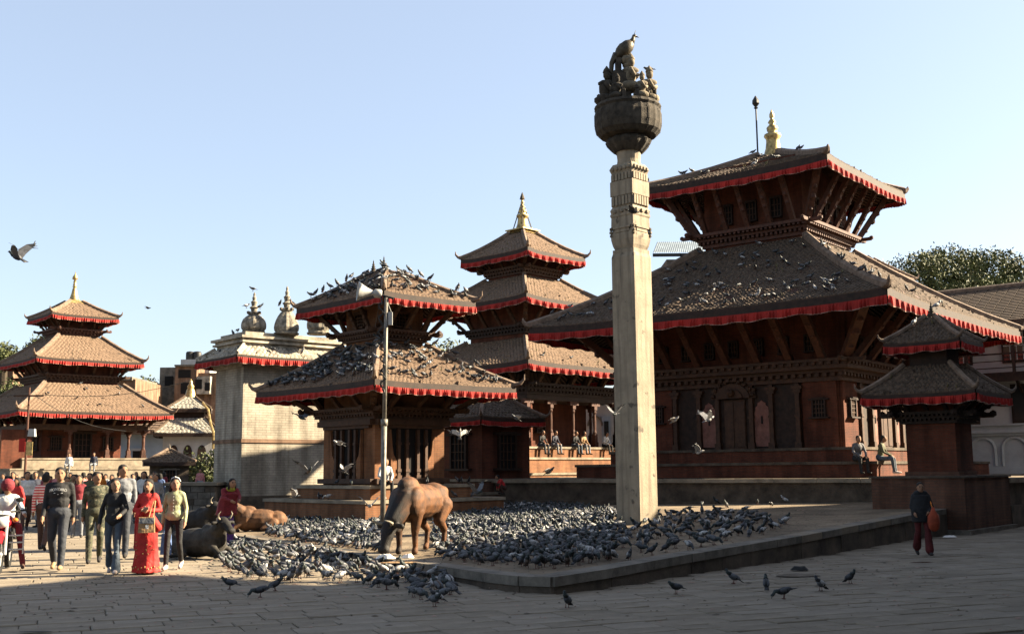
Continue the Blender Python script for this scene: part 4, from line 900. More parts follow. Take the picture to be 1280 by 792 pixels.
# white hall seen through the arcade, tin roof, and a far red-fringed roof
wh = thing('white_hall', 'white hall with a framed door seen through the arcade of the three-roofed pagoda', 'building', (0, 70, 0)); blk(wh, 728, 830, 497, 620, 70, 8, 'plaster_white', 'wall'); blk(wh, 752, 764, 520, 562, 69.9, .3, 'plaster_blue', 'door'); blk(wh, 755, 761, 526, 544, 69.8, .3, 'glass', 'window'); blk(wh, 724, 834, 490, 497, 69.6, 9, 'wood_dark', 'eave')
q = MB()
for i in range(9): q.bar((at(744 + 9 * math.cos(math.pi * i / 9), 532 - 12 * math.sin(math.pi * i / 9), Y=69.95) - Vector((0, 70, 0))), (at(744 + 9 * math.cos(math.pi * (i + 1) / 9), 532 - 12 * math.sin(math.pi * (i + 1) / 9), Y=69.95) - Vector((0, 70, 0))), .1, .1)
q.build('blind_arch', 'stone_grey', wh)
tr = thing('tin_roof_house', 'blue grey corrugated tin roof behind the left side of the largest temple', 'building', (0, 62, 0))
a = at(816, 316, Y=62); b = at(880, 316, Y=62); c = at(848, 298, Y=65)
q = MB(); n_ = 48
for i in range(n_):
    x0 = a.x + (b.x - a.x) * i / n_; x1 = a.x + (b.x - a.x) * (i + 1) / n_; z_ = .02 * (i % 2); z2 = .02 * ((i + 1) % 2)
    q.quad(((x0, 0, a.z + z_), (x1, 0, a.z + z2), (x1 + .8, 4, c.z + z2), (x0 + .8, 4, c.z + z_)))
q.build('tin_roof', 'tin', tr)
q = MB(); q.box((a.x + b.x) / 2 + .4, 2.3, a.z / 2 - .2, b.x - a.x - .8, 4.2, a.z - .3); q.build('wall', 'stone_grey', tr); q = MB(); q.box((a.x + b.x) / 2, .05, a.z - .12, b.x - a.x, .1, .18); q.build('eave_board', 'iron', tr)
c = at(1094, 345, Y=66); rt = thing('far_roof_temple', 'tiled roof with red valance peeping out behind the largest temple roof', 'temple', (c.x - .6, 66, 0), R(50)); wall(rt, (1.3, 1.3), 0, 13.2, 'brick_red'); rf = Roof(2.2, 2.2, 12.95, .4, .4, 14.2, .1, .05); roof(rt, rf, .15, .25, .22, 'tile', .5, .12, .08, .12, .3, (1.3, 1.3), tip=.3)
# pole with signboards and wires at the far left
c = at(31, 592, Y=66); zp = at(32, 484, Y=66).z; z0_ = at(31, 592, Y=66).z
up = thing('utility_pole', 'thin wooden utility pole with crossarm and lamp before the far pagoda', 'pole', (c.x, 66, 0)); q = MB(); q.tube([(0, 0, 0), (.02, 0, zp)], [.09, .06], 8); q.build('pole', 'wood_red', up); q = MB(); q.box(0, 0, zp - .5, 1.8, .08, .1); q.build('crossarm', 'wood_brown', up)
q = MB(); q.box(.35, -.1, zp - 2.7, .42, .3, .45, 0, None, .8); q.build('lamp', 'horn_grey', up)
for x, z, m_ in ((-.2, 3.1, 'cloth_red'), (.25, 2.9, 'gold')): q = MB(); q.box(x, -.12, z + .35, .36, .05, .8); q.build('sign_board', m_, up)
q = MB()
for s_, e in ((-1, (-12, 1, zp + .6)), (1, (9, 4, zp + .8)), (.4, (4.5, 4, zp - 2.5))):
    A = Vector((s_ * .8, 0, zp - .45)); B = Vector(e); q.tube([A.lerp(B, i / 8) - Vector((0, 0, .5 * math.sin(math.pi * i / 8))) for i in range(9)], .018, 4)
q.build('wire', 'iron', up)

# ------------------------------------------------------------------ sculpting: bodies grown as one continuous skin
def cap_mesh(mb, a, b, ra, rb, n=10):
    a = Vector(a); b = Vector(b); d = (b - a); L = d.length; d = d / L if L > 1e-6 else Vector((0, 0, 1))
    pts, rad = [], []
    for i in (0, 1, 2, 3): an = math.pi / 2 * i / 3; pts.append(a - d * ra * math.cos(an)); rad.append(max(.002, ra * math.sin(an)))
    for i in (3, 2, 1, 0): an = math.pi / 2 * i / 3; pts.append(b + d * rb * math.cos(an)); rad.append(max(.002, rb * math.sin(an)))
    mb.tube(pts, rad, n)
def sculpt(name, prims, voxel, smooth=2, mats=None, fold=None):
    """prims: ('c', a, b, ra, rb, mat) capsules, ('e', centre, radii, mat[, rot3]) ellipsoids, ('l', [(rx, ry, z, cx, cy)...], mat) draped tubes; fused by a voxel remesh"""
    mb = MB()
    for p in prims:
        if p[0] == 'c': cap_mesh(mb, p[1], p[2], p[3], p[4])
        elif p[0] == 'e': mb.ball(p[1], p[2], 14, 0, p[4] if len(p) > 4 else None)
        else:
            rows = p[1]; n = 28; vs = []
            for rx, ry, z, cx, cy in rows:
                for j in range(n):
                    an = 2 * math.pi * j / n; k = 1 + (fold or 0) * math.sin(an * 9 + z * 3) * max(0, 1 - (z - rows[0][2]) / .8); vs.append((cx + rx * k * math.cos(an), cy + ry * k * math.sin(an), z))
            k_ = len(rows); fs = [(i * n + j, i * n + (j + 1) % n, (i + 1) * n + (j + 1) % n, (i + 1) * n + j) for i in range(k_ - 1) for j in range(n)] + [tuple(range(n - 1, -1, -1)), tuple(range((k_ - 1) * n, k_ * n))]
            mb.add(vs, fs)
    me = mb.mesh('tmp', [MATS['void']]); o = bpy.data.objects.new('tmp', me); COL.objects.link(o)
    r = o.modifiers.new('r', 'REMESH'); r.mode = 'VOXEL'; r.voxel_size = voxel; r.use_smooth_shade = True
    if smooth: sm = o.modifiers.new('s', 'SMOOTH'); sm.factor = .5; sm.iterations = smooth
    dg = bpy.context.evaluated_depsgraph_get(); ev = o.evaluated_get(dg); out = bpy.data.meshes.new_from_object(ev)
    bpy.data.objects.remove(o); out.name = name
    nf = len(out.polygons); c = np.zeros(nf * 3); out.polygons.foreach_get('center', c); c = c.reshape(-1, 3)
    best = np.full(nf, 1e9); idx = np.zeros(nf, dtype=np.int32)
    for p in prims:
        if p[0] == 'c':
            a = np.array(p[1]); b = np.array(p[2]); ab = b - a; t = np.clip(((c - a) @ ab) / max(ab @ ab, 1e-9), 0, 1); d = np.linalg.norm(c - a - t[:, None] * ab, axis=1) - (p[3] + (p[4] - p[3]) * t); m = p[5]
        elif p[0] == 'e':
            q = c - np.array(p[1])
            if len(p) > 4: q = q @ np.array(p[4])
            rr = np.array(p[2]); k = np.linalg.norm(q / rr, axis=1); d = (k - 1) * rr.min() * 1.2; m = p[3]
        else:
            rows = np.array(p[1]); o_ = np.argsort(rows[:, 2]); z = c[:, 2]
            f = [np.interp(z, rows[o_, 2], rows[o_, k]) for k in (0, 1, 3, 4)]
            k = np.hypot((c[:, 0] - f[2]) / f[0], (c[:, 1] - f[3]) / f[1]); d = (k - 1) * np.minimum(f[0], f[1]); d = np.maximum(d, np.maximum(rows[:, 2].min() - z, z - rows[:, 2].max())); m = p[2]
        w = d < best; best[w] = d[w]; idx[w] = m
    out.materials.clear()
    for m in mats: out.materials.append(MATS[m])
    out.polygons.foreach_set('material_index', idx); out.polygons.foreach_set('use_smooth', np.ones(nf, dtype=bool)); out.update()
    return out
def stripes_mat(name, c1, c2, freq):
    m = bpy.data.materials.new(name); m.use_nodes = True; MATS[name] = m; t = m.node_tree; n = t.nodes; b = n['Principled BSDF']; b.inputs['Roughness'].default_value = .9
    tc = n.new('ShaderNodeTexCoord'); w = n.new('ShaderNodeTexWave'); w.bands_direction = 'Z'; w.inputs['Scale'].default_value = freq; w.inputs['Distortion'].default_value = .4
    r = n.new('ShaderNodeValToRGB'); r.color_ramp.interpolation = 'CONSTANT'; e = r.color_ramp.elements; e[0].color = (*c1, 1); e[1].position = .62; e[1].color = (*c2, 1)
    t.links.new(tc.outputs['Object'], w.inputs['Vector']); t.links.new(w.outputs['Fac'], r.inputs[0]); t.links.new(r.outputs[0], b.inputs['Base Color'])
def camo_mat(name, cols, scale):
    m = bpy.data.materials.new(name); m.use_nodes = True; MATS[name] = m; t = m.node_tree; n = t.nodes; b = n['Principled BSDF']; b.inputs['Roughness'].default_value = .9
    tc = n.new('ShaderNodeTexCoord'); w = n.new('ShaderNodeTexNoise'); w.inputs['Scale'].default_value = scale; w.inputs['Detail'].default_value = 2
    r = n.new('ShaderNodeValToRGB'); r.color_ramp.interpolation = 'CONSTANT'; e = r.color_ramp.elements
    while len(e) < len(cols): e.new(.5)
    for i, c in enumerate(cols): e[i].position = 0 if i == 0 else .40 + .1 * (i - 1); e[i].color = (*c, 1)
    t.links.new(tc.outputs['Object'], w.inputs['Vector']); t.links.new(w.outputs['Fac'], r.inputs[0]); t.links.new(r.outputs[0], b.inputs['Base Color'])
PK = .6
for nm, c in dict(skin=(.36, .19, .11), skin_b=(.42, .24, .15), hair=(.015, .012, .01), black=(.018, .018, .02), jeans=(.085, .11, .14), jeans_dark=(.035, .04, .052), red_sari=(.62, .035, .03), pale_green=(.42, .46, .26), brown_cloth=(.10, .05, .035), white_cloth=(.72, .72, .70), grey_cloth=(.22, .23, .25), blue_cloth=(.10, .16, .34), maroon=(.22, .02, .03), dark_red=(.11, .012, .012), rust=(.38, .06, .02), orange=(.75, .22, .02), shoe=(.03, .026, .024), shoe_pale=(.6, .5, .46), red_cloth=(.6, .03, .03), yellow_green=(.36, .38, .05), navy=(.03, .035, .06), tan=(.42, .26, .13), plaid=(.16, .16, .17), olive=(.12, .12, .06), purple=(.12, .04, .2), bag_tan=(.58, .34, .16), pink=(.62, .25, .25), chrome=(.6, .6, .6), rubber=(.02, .02, .02), red_paint=(.45, .02, .03), lamp_glass=(.75, .75, .72)).items():
    mat(nm, tuple(v / ALB * PK for v in c), .8 if nm not in ('chrome', 'red_paint', 'lamp_glass') else .25, .22 if nm not in ('chrome', 'lamp_glass', 'skin', 'skin_b') else .1, 5, .75 if nm not in ('chrome', 'lamp_glass', 'skin', 'skin_b', 'red_paint') else .05, 0, None, .3 if nm != 'chrome' else .9, fine=11)
stripes_mat('striped', (.42, .05, .05), (.62, .45, .38), 5.2); camo_mat('camo', [(.016, .018, .011), (.05, .048, .026), (.026, .03, .016), (.12, .11, .07)], 9)

def fingers(P, w, e, side, mi, curl=.3):
    """palm, four unequal fingers and a thumb continuing from the wrist"""
    w = Vector(w); d = (w - Vector(e)).normalized(); sx = Vector((side, 0, 0)); fw = Vector((0, -1, 0)); across = d.cross(sx).normalized() if abs(d.dot(sx)) < .95 else fw
    pc = w + d * .05; P.append(('c', tuple(w), tuple(w + d * .075), .026, .034, mi))
    bend = -sx * curl
    for i, L in enumerate((.062, .075, .07, .052)):
        b = w + d * .085 + across * (i - 1.5) * .019; m_ = b + d * L * .55 + bend * L * .3; P.append(('c', tuple(b), tuple(m_), .0105, .0095, mi)); P.append(('c', tuple(m_), tuple(m_ + d * L * .35 + bend * L * .6), .0095, .008, mi))
    b = w + d * .03 + across * -.03; P.append(('c', tuple(b), tuple(b + d * .04 - across * .025 + bend * .02), .0125, .0095, mi))
def body_prims(pose, hair='short', sleeves=True, build_=1.0, fine=True, skirt=None, bend=0, arms=None, headturn=0, legs=None, scarf=None):
    """standing at 1.70 m, facing -Y; materials: 0 skin 1 hair 2 top 3 bottom 4 shoes 5 extra"""
    P = []; b = build_; lean = bend
    hipz = .92; sit = pose in ('sit', 'squat')
    if pose == 'sit': hipz = .50
    if pose == 'squat': hipz = .28
    dz = hipz - .92
    def T(x, y, z):                                   # torso point, leaning forward about the hips
        zz = z - .95; return (x, y - math.sin(lean) * zz, hipz + .03 + math.cos(lean) * zz)
    if pose == 'walk': L = {1: ((.095, -.12, .50), (.095, -.17, .09), (.10, -.33, .05)), -1: ((-.095, .02, .50), (-.09, .26, .15), (-.09, .15, .035))}
    elif pose == 'walk2': L = {-1: ((-.095, -.12, .50), (-.095, -.17, .09), (-.10, -.33, .05)), 1: ((.095, .02, .50), (.09, .26, .15), (.09, .15, .035))}
    elif pose == 'sit': L = {s: ((s * .13, -.42, .50), (s * .12, -.46, .09), (s * .13, -.62, .04)) for s in (1, -1)}
    elif pose == 'squat': L = {s: ((s * .17, -.34, .48), (s * .13, -.12, .08), (s * .14, -.27, .04)) for s in (1, -1)}
    else: L = {s: ((s * .10, -.02, .50), (s * .105, .03, .085), (s * .125, -.12, .04)) for s in (1, -1)}
    if legs: L.update(legs)
    for s in (1, -1):
        k, a, t = L[s]; h = (s * .09, .0, hipz)
        P += [('c', h, k, .088 * b, .062 * b, 3), ('c', k, a, .064 * b, .05 * b, 3), ('c', (a[0], a[1] + .03, a[2] - .035), t, .042, .036, 4), ('c', a, (a[0], a[1] + .03, a[2] - .03), .05, .045, 4)]
    P += [('e', T(0, .01, .96), (.165 * b, .125 * b, .13), 3), ('e', T(0, 0, 1.12), (.15 * b, .105 * b, .17), 2), ('e', T(0, -.005, 1.29), (.165 * b, .115 * b, .17), 2), ('c', T(-.115 * b, .005, 1.395), T(.115 * b, .005, 1.395), .062, .062, 2), ('c', T(0, .012, 1.40), T(0, -.005, 1.50), .058, .052, 0)]
    hx, hy, hz = T(0, -.025, 1.582); ht = headturn; Rz = Matrix.Rotation(ht, 3, 'Z')
    def Hd(x, y, z): v = Rz @ Vector((x, y, z)); return (hx + v.x, hy + v.y, hz + v.z)
    P += [('e', Hd(0, 0, 0), (.077, .093, .113), 0, Rz), ('e', Hd(0, -.032, -.058), (.056, .058, .054), 0, Rz), ('c', Hd(0, -.09, .005), Hd(0, -.106, -.022), .010, .015, 0)]
    if fine:
        for s in (1, -1): P += [('e', Hd(s * .031, -.087, .015), (.014, .008, .008), 1, Rz), ('c', Hd(s * .018, -.087, .034), Hd(s * .045, -.079, .034), .006, .005, 1), ('e', Hd(s * .074, .005, -.005), (.012, .02, .03), 0, Rz)]
        P += [('c', Hd(-.02, -.083, -.052), Hd(.02, -.083, -.052), .007, .007, 5 if hair == 'long' else 0)]
    P += [('e', Hd(0, .024, .056), (.086, .092, .074), 1, Rz), ('e', Hd(0, .045, .005), (.084, .066, .09), 1, Rz)]
    if hair in ('long', 'bob'): P += [('e', Hd(0, .05, -.04), (.092, .065, .12 if hair == 'bob' else .14), 1, Rz), ('c', Hd(.078, .02, -.0), Hd(.085, .03, -.12), .028, .03, 1), ('c', Hd(-.078, .02, -.0), Hd(-.085, .03, -.12), .028, .03, 1)]
    if hair == 'long': P += [('c', Hd(0, .07, -.1), T(0, .12, 1.3), .075, .05, 1)]
    if hair == 'helmet': P += [('e', Hd(0, .01, .03), (.125, .14, .13), 5, Rz)]
    A = arms or ({1: ((.212, .07, 1.13), (.222, .05, .88)), -1: ((-.212, -.0, 1.13), (-.222, -.13, .90))} if pose != 'walk2' else {1: ((.212, .0, 1.13), (.222, -.13, .90)), -1: ((-.212, .07, 1.13), (-.222, .05, .88))})
    for s in (1, -1):
        e, w = A[s]; sh = T(s * .155 * b, .005, 1.385)
        if not (len(A) > 2 and A.get('world')): e = T(*e); w = T(*w)
        P += [('c', sh, e, .056 * b, .044 * b, 2), ('c', e, w, .043 * b, .032 if not sleeves else .038, 2 if sleeves else 0)]
        if fine: fingers(P, w, e, s, 0)
        else: d = (Vector(w) - Vector(e)).normalized(); P.append(('c', w, tuple(Vector(w) + d * .11), .032, .026, 0))
    if skirt: P.append(('l', skirt, 3))
    if scarf: P.append(('c', T(-.09, -.01, 1.44), T(.09, -.01, 1.44), .075, .075, 5))
    return P
def person(label, pos, h, rz, prims, mats, voxel=.014, group=None, smooth=2, fold=None):
    me = sculpt('person', prims, voxel, smooth, mats, fold); o = link('person', me, None, pos, rz); o.scale = (h / 1.7,) * 3
    return tag(o, label, 'person', group)
G = lambda px, py: at(px, py, z=.03)
# the group walking towards the camera
man = person('man in black printed sweatshirt and dark jeans walking towards the camera', G(70, 712), 1.80, R(12), body_prims('walk', 'short', True, 1.12, headturn=R(10)), ['skin', 'hair', 'black', 'jeans_dark', 'tan', 'skin'])
def print_text(parent, body, size, z, y0, mat_, arch=.0, width=.26):
    cu = bpy.data.curves.new('lettering', 'FONT'); cu.body = body; cu.size = size; cu.extrude = .002; cu.align_x = 'CENTER'
    to = bpy.data.objects.new('tmp', cu); COL.objects.link(to); dg = bpy.context.evaluated_depsgraph_get(); me = bpy.data.meshes.new_from_object(to.evaluated_get(dg)); bpy.data.objects.remove(to)
    xs = [v.co.x for v in me.vertices]; k = width / (max(xs) - min(xs))
    for v in me.vertices:
        x = v.co.x * k; zz = v.co.y * k * 1.25 + arch * (1 - (x / (width / 2)) ** 2); v.co = (x, y0 + 1.3 * x * x - v.co.z, z + zz)
    me.materials.clear(); me.materials.append(MATS[mat_]); return link('lettering', me, parent)
print_text(man, 'MONTARD', .08, 1.29, -.148, 'white_cloth', .025, .27); print_text(man, '- . -', .05, 1.245, -.146, 'white_cloth', 0, .14)
person('young woman in black jacket and faded flared jeans walking', G(140, 717), 1.60, R(8), body_prims('walk', 'long', True, .88, headturn=R(25), arms={1: ((.22, -.02, 1.15), (.16, -.22, 1.06)), -1: ((-.23, .03, 1.14), (-.24, -.05, .9))}) + [('c', (.095, -.17, .35), (.095, -.17, .09), .062, .088, 3), ('c', (-.095, .14, .34), (-.09, .25, .16), .062, .085, 3), ('e', (.0, 0, .98), (.17, .12, .14), 2)], ['skin_b', 'hair', 'black', 'jeans', 'shoe_pale', 'red_sari'])
sari = person('woman in a bright red sari holding her hands together', G(182, 716), 1.58, R(6), body_prims('stand', 'bob', True, .9, skirt=[(.25, .24, .02, 0, 0), (.235, .22, .12, 0, 0), (.20, .185, .45, 0, 0), (.185, .16, .8, 0, 0), (.165, .13, 1.0, 0, 0)], headturn=R(-8), arms={1: ((.23, -.04, 1.13), (.06, -.20, 1.14)), -1: ((-.23, -.04, 1.13), (-.05, -.20, 1.16))}) + [('c', (.12, -.03, 1.40), (-.12, -.11, 1.05), .05, .09, 2), ('c', (-.15, .04, 1.38), (-.2, .07, .75), .055, .05, 2), ('c', (-.17, .05, .95), (-.2, .07, .45), .07, .05, 2), ('c', (.02, -.13, 1.12), (.19, -.02, .82), .07, .08, 2)], ['skin_b', 'hair', 'red_sari', 'red_sari', 'shoe', 'red_sari'], fold=.075)
q = MB()
for i in range(26):
    a = i * 2 * math.pi / 26; q.ball((.243 * math.cos(a), .232 * math.sin(a), .09 + .02 * (i % 3)), (.012, .012, .02), 5)
for i in range(16): a = rng.uniform(3.4, 6); z_ = rng.uniform(.2, .6); q.ball(((.235 - .06 * z_) * math.cos(a), (.22 - .06 * z_) * math.sin(a), z_), .011, 5)
q.build('sari_embroidery', 'gold', sari)
bp_ = G(182, 716) + Vector((.07, -.25, .70)); bag = thing('shoulder_bag', 'tan shoulder bag with pale emblem hanging before the red sari', 'bag', bp_, R(14))
q = MB(); q.box(0, 0, .12, .27, .09, .26, 0, None, .92); q.build('body', 'bag_tan', bag); q = MB(); q.box(0, -.048, .19, .24, .012, .09); q.build('flap', 'grey_cloth', bag); q = MB(); q.box(.01, -.055, .09, .05, .006, .07); q.build('emblem', 'white_cloth', bag)
q = MB(); q.tube([(.10, 0, .24), (.11, .05, .36), (.12, .10, .52)], .010, 6); q.tube([(.03, 0, .24), (.06, .06, .38), (.1, .10, .52)], .010, 6); q.build('strap', 'bag_tan', bag)
grn = person('woman in pale green cardigan and black trousers with a white headband', G(216, 712), 1.60, R(4), body_prims('walk2', 'bob', True, .92, headturn=R(22)) + [('e', (0, 0, 1.0), (.18, .13, .13), 2)], ['skin_b', 'hair', 'pale_green', 'black', 'shoe_pale', 'red_sari'])
q = MB(); q.tube([(-.085, .0, 1.63), (-.06, -.035, 1.69), (0, -.05, 1.715), (.06, -.035, 1.69), (.085, 0, 1.63)], .014, 6); q.build('headband', 'white_cloth', grn)
q = MB()
for i in range(6): q.ball((0, -.125 - (.006 if i > 2 else 0), 1.05 + i * .06), .009, 5)
q.build('buttons', 'white_cloth', grn)
bb = thing('blue_shopping_bag', 'blue shopping bag hanging beside the woman in green', 'bag', G(201, 702) + Vector((0, .3, .12))); q = MB(); q.box(0, 0, .2, .2, .1, .4, 0, None, .85); q.build('body', 'blue_cloth', bb); q = MB(); q.tube([(-.06, 0, .4), (-.03, 0, .52), (.03, 0, .52), (.06, 0, .4)], .008, 5); q.build('handle', 'blue_cloth', bb)
person('soldier in camouflage fatigues walking behind the woman in black', G(117, 704), 1.72, R(20), body_prims('walk2', 'short', True, 1.08, headturn=R(25)), ['skin', 'hair', 'camo', 'camo', 'shoe', 'skin'])
person('tall man in grey jacket behind the woman in black', G(150, 697), 1.86, R(15), body_prims('walk', 'short', True, 1.1, headturn=R(30)), ['skin', 'hair', 'grey_cloth', 'jeans_dark', 'shoe', 'skin'])
person('man in red and white striped jumper seen from behind', G(53, 688), 1.70, R(188), body_prims('walk', 'short', True, 1.08), ['skin', 'hair', 'striped', 'brown_cloth', 'shoe', 'skin'])
person('woman in dark shawl and red clothes standing in the shade by the plinth', G(1155, 694), 1.38, R(-5), body_prims('walk', 'short', True, 1.05, scarf=True, arms={1: ((.24, -.04, 1.12), (.12, -.2, 1.02)), -1: ((-.23, .0, 1.13), (-.2, -.12, 1.0))}) + [('l', [(.23, .17, .78, 0, 0), (.24, .18, 1.1, 0, 0), (.2, .13, 1.4, 0, 0)], 2), ('c', (.095, -.1, .5), (.095, -.16, .14), .08, .1, 3), ('c', (-.095, .05, .5), (-.09, .22, .2), .08, .1, 3)], ['skin', 'hair', 'black', 'dark_red', 'shoe', 'black'])
cb_ = thing('cloth_bundle', 'orange red cloth bag held by the woman in the shade', 'bag', G(1155, 694) + Vector((.12, -.28, .42))); q = MB(); q.lathe([(.04, .05), (.09, .1), (.11, .22), (.10, .34), (.05, .42), (.02, .5)], 16, (0, 0, 0), 0, None, .08, 5); q.build('sack', 'rust', cb_, True); q = MB(); q.tube([(0, 0, .45), (-.01, .06, .56), (0, .1, .6)], .012, 5); q.build('cord', 'orange', cb_)
# woman in red feeding the resting cattle
person('woman in dark red shawl with yellow scarf bending over the resting calf', at(281, 681, z=.05), 1.62, R(38), body_prims('walk', 'bob', True, 1.1, bend=R(32), skirt=[(.22, .22, .02, 0, .0), (.2, .2, .4, 0, 0), (.18, .17, .95, 0, 0)], arms={1: ((.2, -.2, 1.2), (.12, -.42, 1.12)), -1: ((-.2, -.18, 1.18), (-.1, -.4, 1.1))}) + [('l', [(.26, .2, .72, 0, -.05), (.24, .19, 1.0, 0, -.1), (.2, .16, 1.25, 0, -.22)], 2), ('e', (0, -.27, 1.36), (.12, .1, .07), 5)], ['skin', 'hair', 'maroon', 'purple', 'shoe', 'yellow_green'], fold=.05)
# people sitting about
S_ = lambda **k: body_prims('sit', fine=False, **k)
def seat_at(px, py, Y, zs): p = at(px, py, Y=Y); return Vector((p.x, Y, zs - .42))
UP = lambda k, base, rot, along, out, z: base + (Matrix.Rotation(rot, 4, 'Z') @ (side_M(k, out, along, z) @ Vector((0, 0, 0)))) - Vector((0, 0, 0))
def sitter(lab, base, rot, k, along, out, zseat, mats, h=1.68, hair='short', bend=R(18), turn=0, grp='people sitting on temple steps'):
    p = UP(k, base, rot, along, out, zseat - .42 * h / 1.7); fwd = Matrix.Rotation(rot, 3, 'Z') @ OUT[k]; rz = math.atan2(fwd.x, -fwd.y)
    A = {1: ((.22, -.12, 1.14), (.12, -.36, 1.0)), -1: ((-.22, -.12, 1.14), (-.1, -.36, 1.02))}
    person(lab, p, h, rz + turn, S_(hair=hair, bend=bend, arms=A), mats, .02, grp)
sitter('seated person with red scarf at the left end of the arcade ledge', C3, T3R, 0, -2.97, 3.9, 3.04, ['skin', 'hair', 'black', 'jeans_dark', 'shoe', 'red_cloth'])
sitter('seated person in dark clothes, second from left on the arcade ledge', C3, T3R, 0, -2.00, 3.9, 3.04, ['skin', 'hair', 'navy', 'grey_cloth', 'shoe', 'skin'])
sitter('seated person in dark jacket in the middle of the arcade ledge', C3, T3R, 0, -0.38, 3.9, 3.04, ['skin', 'hair', 'black', 'jeans', 'shoe', 'skin'])
sitter('seated person in pale scarf in the middle of the arcade ledge', C3, T3R, 0, 0.27, 3.9, 3.04, ['skin', 'hair', 'tan', 'grey_cloth', 'shoe', 'skin'], hair='bob')
sitter('seated man in white shirt near the right end of the arcade ledge', C3, T3R, 0, 2.16, 3.9, 3.04, ['skin', 'hair', 'white_cloth', 'black', 'shoe', 'skin'])
person('person in white standing at the right end of the arcade', UP(0, C3, T3R, 3.07, 4.2, 2.48), 1.66, R(60), body_prims('stand', fine=False), ['skin', 'hair', 'white_cloth', 'tan', 'shoe', 'skin'], .02)
q = MB()
sitter('seated man in grey plaid shirt on the big temple steps', C1N.xy.to_3d(), T1R, 1, 5.35, 5.95, 1.91, ['skin', 'hair', 'plaid', 'black', 'shoe', 'skin'], turn=R(50), bend=R(12))
sitter('seated man in olive jacket and pale jeans on the big temple steps', C1N.xy.to_3d(), T1R, 0, -5.55, 5.95, 1.91, ['skin', 'hair', 'olive', 'jeans', 'shoe_pale', 'skin'], turn=R(10), bend=R(12))
sitter('seated man in white shirt beside the lamp pole on the small temple plinth', C2, T2R, 0, -1.5, 2.1, 1.29, ['skin', 'hair', 'white_cloth', 'black', 'shoe_pale', 'skin'], turn=R(-20))
person('crouching child in red top on the terrace behind the bull', at(631, 612, Y=42.0).xy.to_3d() + Vector((0, 0, TZ - .55)), 1.3, R(-70), body_prims('squat', fine=False, bend=R(35), arms={1: ((.2, -.2, 1.15), (.15, -.35, .95)), -1: ((-.2, -.2, 1.15), (-.15, -.35, .95))}), ['skin', 'hair', 'red_cloth', 'brown_cloth', 'shoe', 'skin'], .02)
for i, (px, py, Y, lab, mt) in enumerate(((86, 575, 69, 'person in pale clothes sitting before the arcade of the far pagoda', 'white_cloth'), (117, 574, 70, 'person in dark clothes sitting in the arcade of the far pagoda', 'navy'), (250, 590, 61, 'person in pink standing beside the dark stone shrine', 'pink'))):
    p = at(px, py + (6 if i < 2 else 8), Y=Y); person(lab, p - Vector((0, 0, .5 if i < 2 else 1.1)), 1.65, R(10), body_prims('sit' if i < 2 else 'stand', fine=False), ['skin', 'hair', mt, 'grey_cloth', 'shoe', 'skin'], .03)
# the crowd farther off
crowd_me = [sculpt('person', body_prims('walk', 'short', fine=False), .026, 2, ['skin', 'hair', 'black', 'jeans', 'shoe', 'skin']), sculpt('person', body_prims('stand', 'bob', fine=False), .026, 2, ['skin', 'hair', 'red_cloth', 'black', 'shoe', 'skin']), sculpt('person', body_prims('walk2', 'short', fine=False, build_=1.1), .026, 2, ['skin', 'hair', 'grey_cloth', 'brown_cloth', 'shoe', 'skin'])]
tops = [('black', 'black jacket'), ('red_cloth', 'red top'), ('white_cloth', 'white shirt'), ('navy', 'navy jacket'), ('grey_cloth', 'grey jacket'), ('blue_cloth', 'blue jacket'), ('tan', 'tan coat'), ('maroon', 'maroon top'), ('pink', 'pink top'), ('olive', 'olive jacket'), ('orange', 'orange wrap')]
spots = [(12, 36), (22, 30), (34, 34), (44, 40), (36, 44), (84, 33), (92, 37), (99, 30), (104, 42), (112, 36), (126, 46), (166, 38), (173, 44), (180, 36), (188, 42), (195, 33), (200, 48), (158, 50), (63, 45), (20, 48), (8, 44), (75, 50), (28, 52), (50, 54), (186, 55), (140, 42), (4, 52), (16, 40), (40, 48), (58, 36), (70, 58), (88, 52), (95, 56), (108, 53), (120, 57), (132, 50), (148, 54), (170, 57), (178, 52), (193, 56), (205, 58), (30, 42)]
wher = ['near the motorcycle', 'behind the striped jumper', 'behind the black sweatshirt', 'behind the soldier', 'behind the red sari', 'in the far crowd']
nb = {}
for i, (px, Y) in enumerate(spots):
    p = at(px, 600, Y=Y); m_ = crowd_me[i % 3]; o = link('person', m_, None, (p.x, Y, .02), rng.uniform(-.6, .6) + (math.pi if i % 4 == 0 else 0)); s_ = rng.uniform(.93, 1.06); o.scale = (s_,) * 3
    tm = tops[i % 11]; bm = ('jeans', 'black', 'brown_cloth', 'grey_cloth')[i % 4]
    for k, nm in ((2, tm[0]), (3, bm)): o.material_slots[k].link = 'OBJECT'; o.material_slots[k].material = MATS[nm]
    w = wher[0] if px < 30 else wher[1] if px < 62 else wher[2] if px < 100 else wher[3] if px < 145 else wher[4]
    if Y > 47: w = wher[5]
    fc = 'back turned' if i % 4 == 0 else 'facing us'
    lab = f'person in {tm[1]} and {bm.replace("_", " ")} {w}, {fc}'.replace('brown cloth', 'brown trousers').replace('grey cloth', 'grey trousers').replace('and black', 'and black trousers')
    tag(o, lab, 'person', 'people in the crowd beyond')

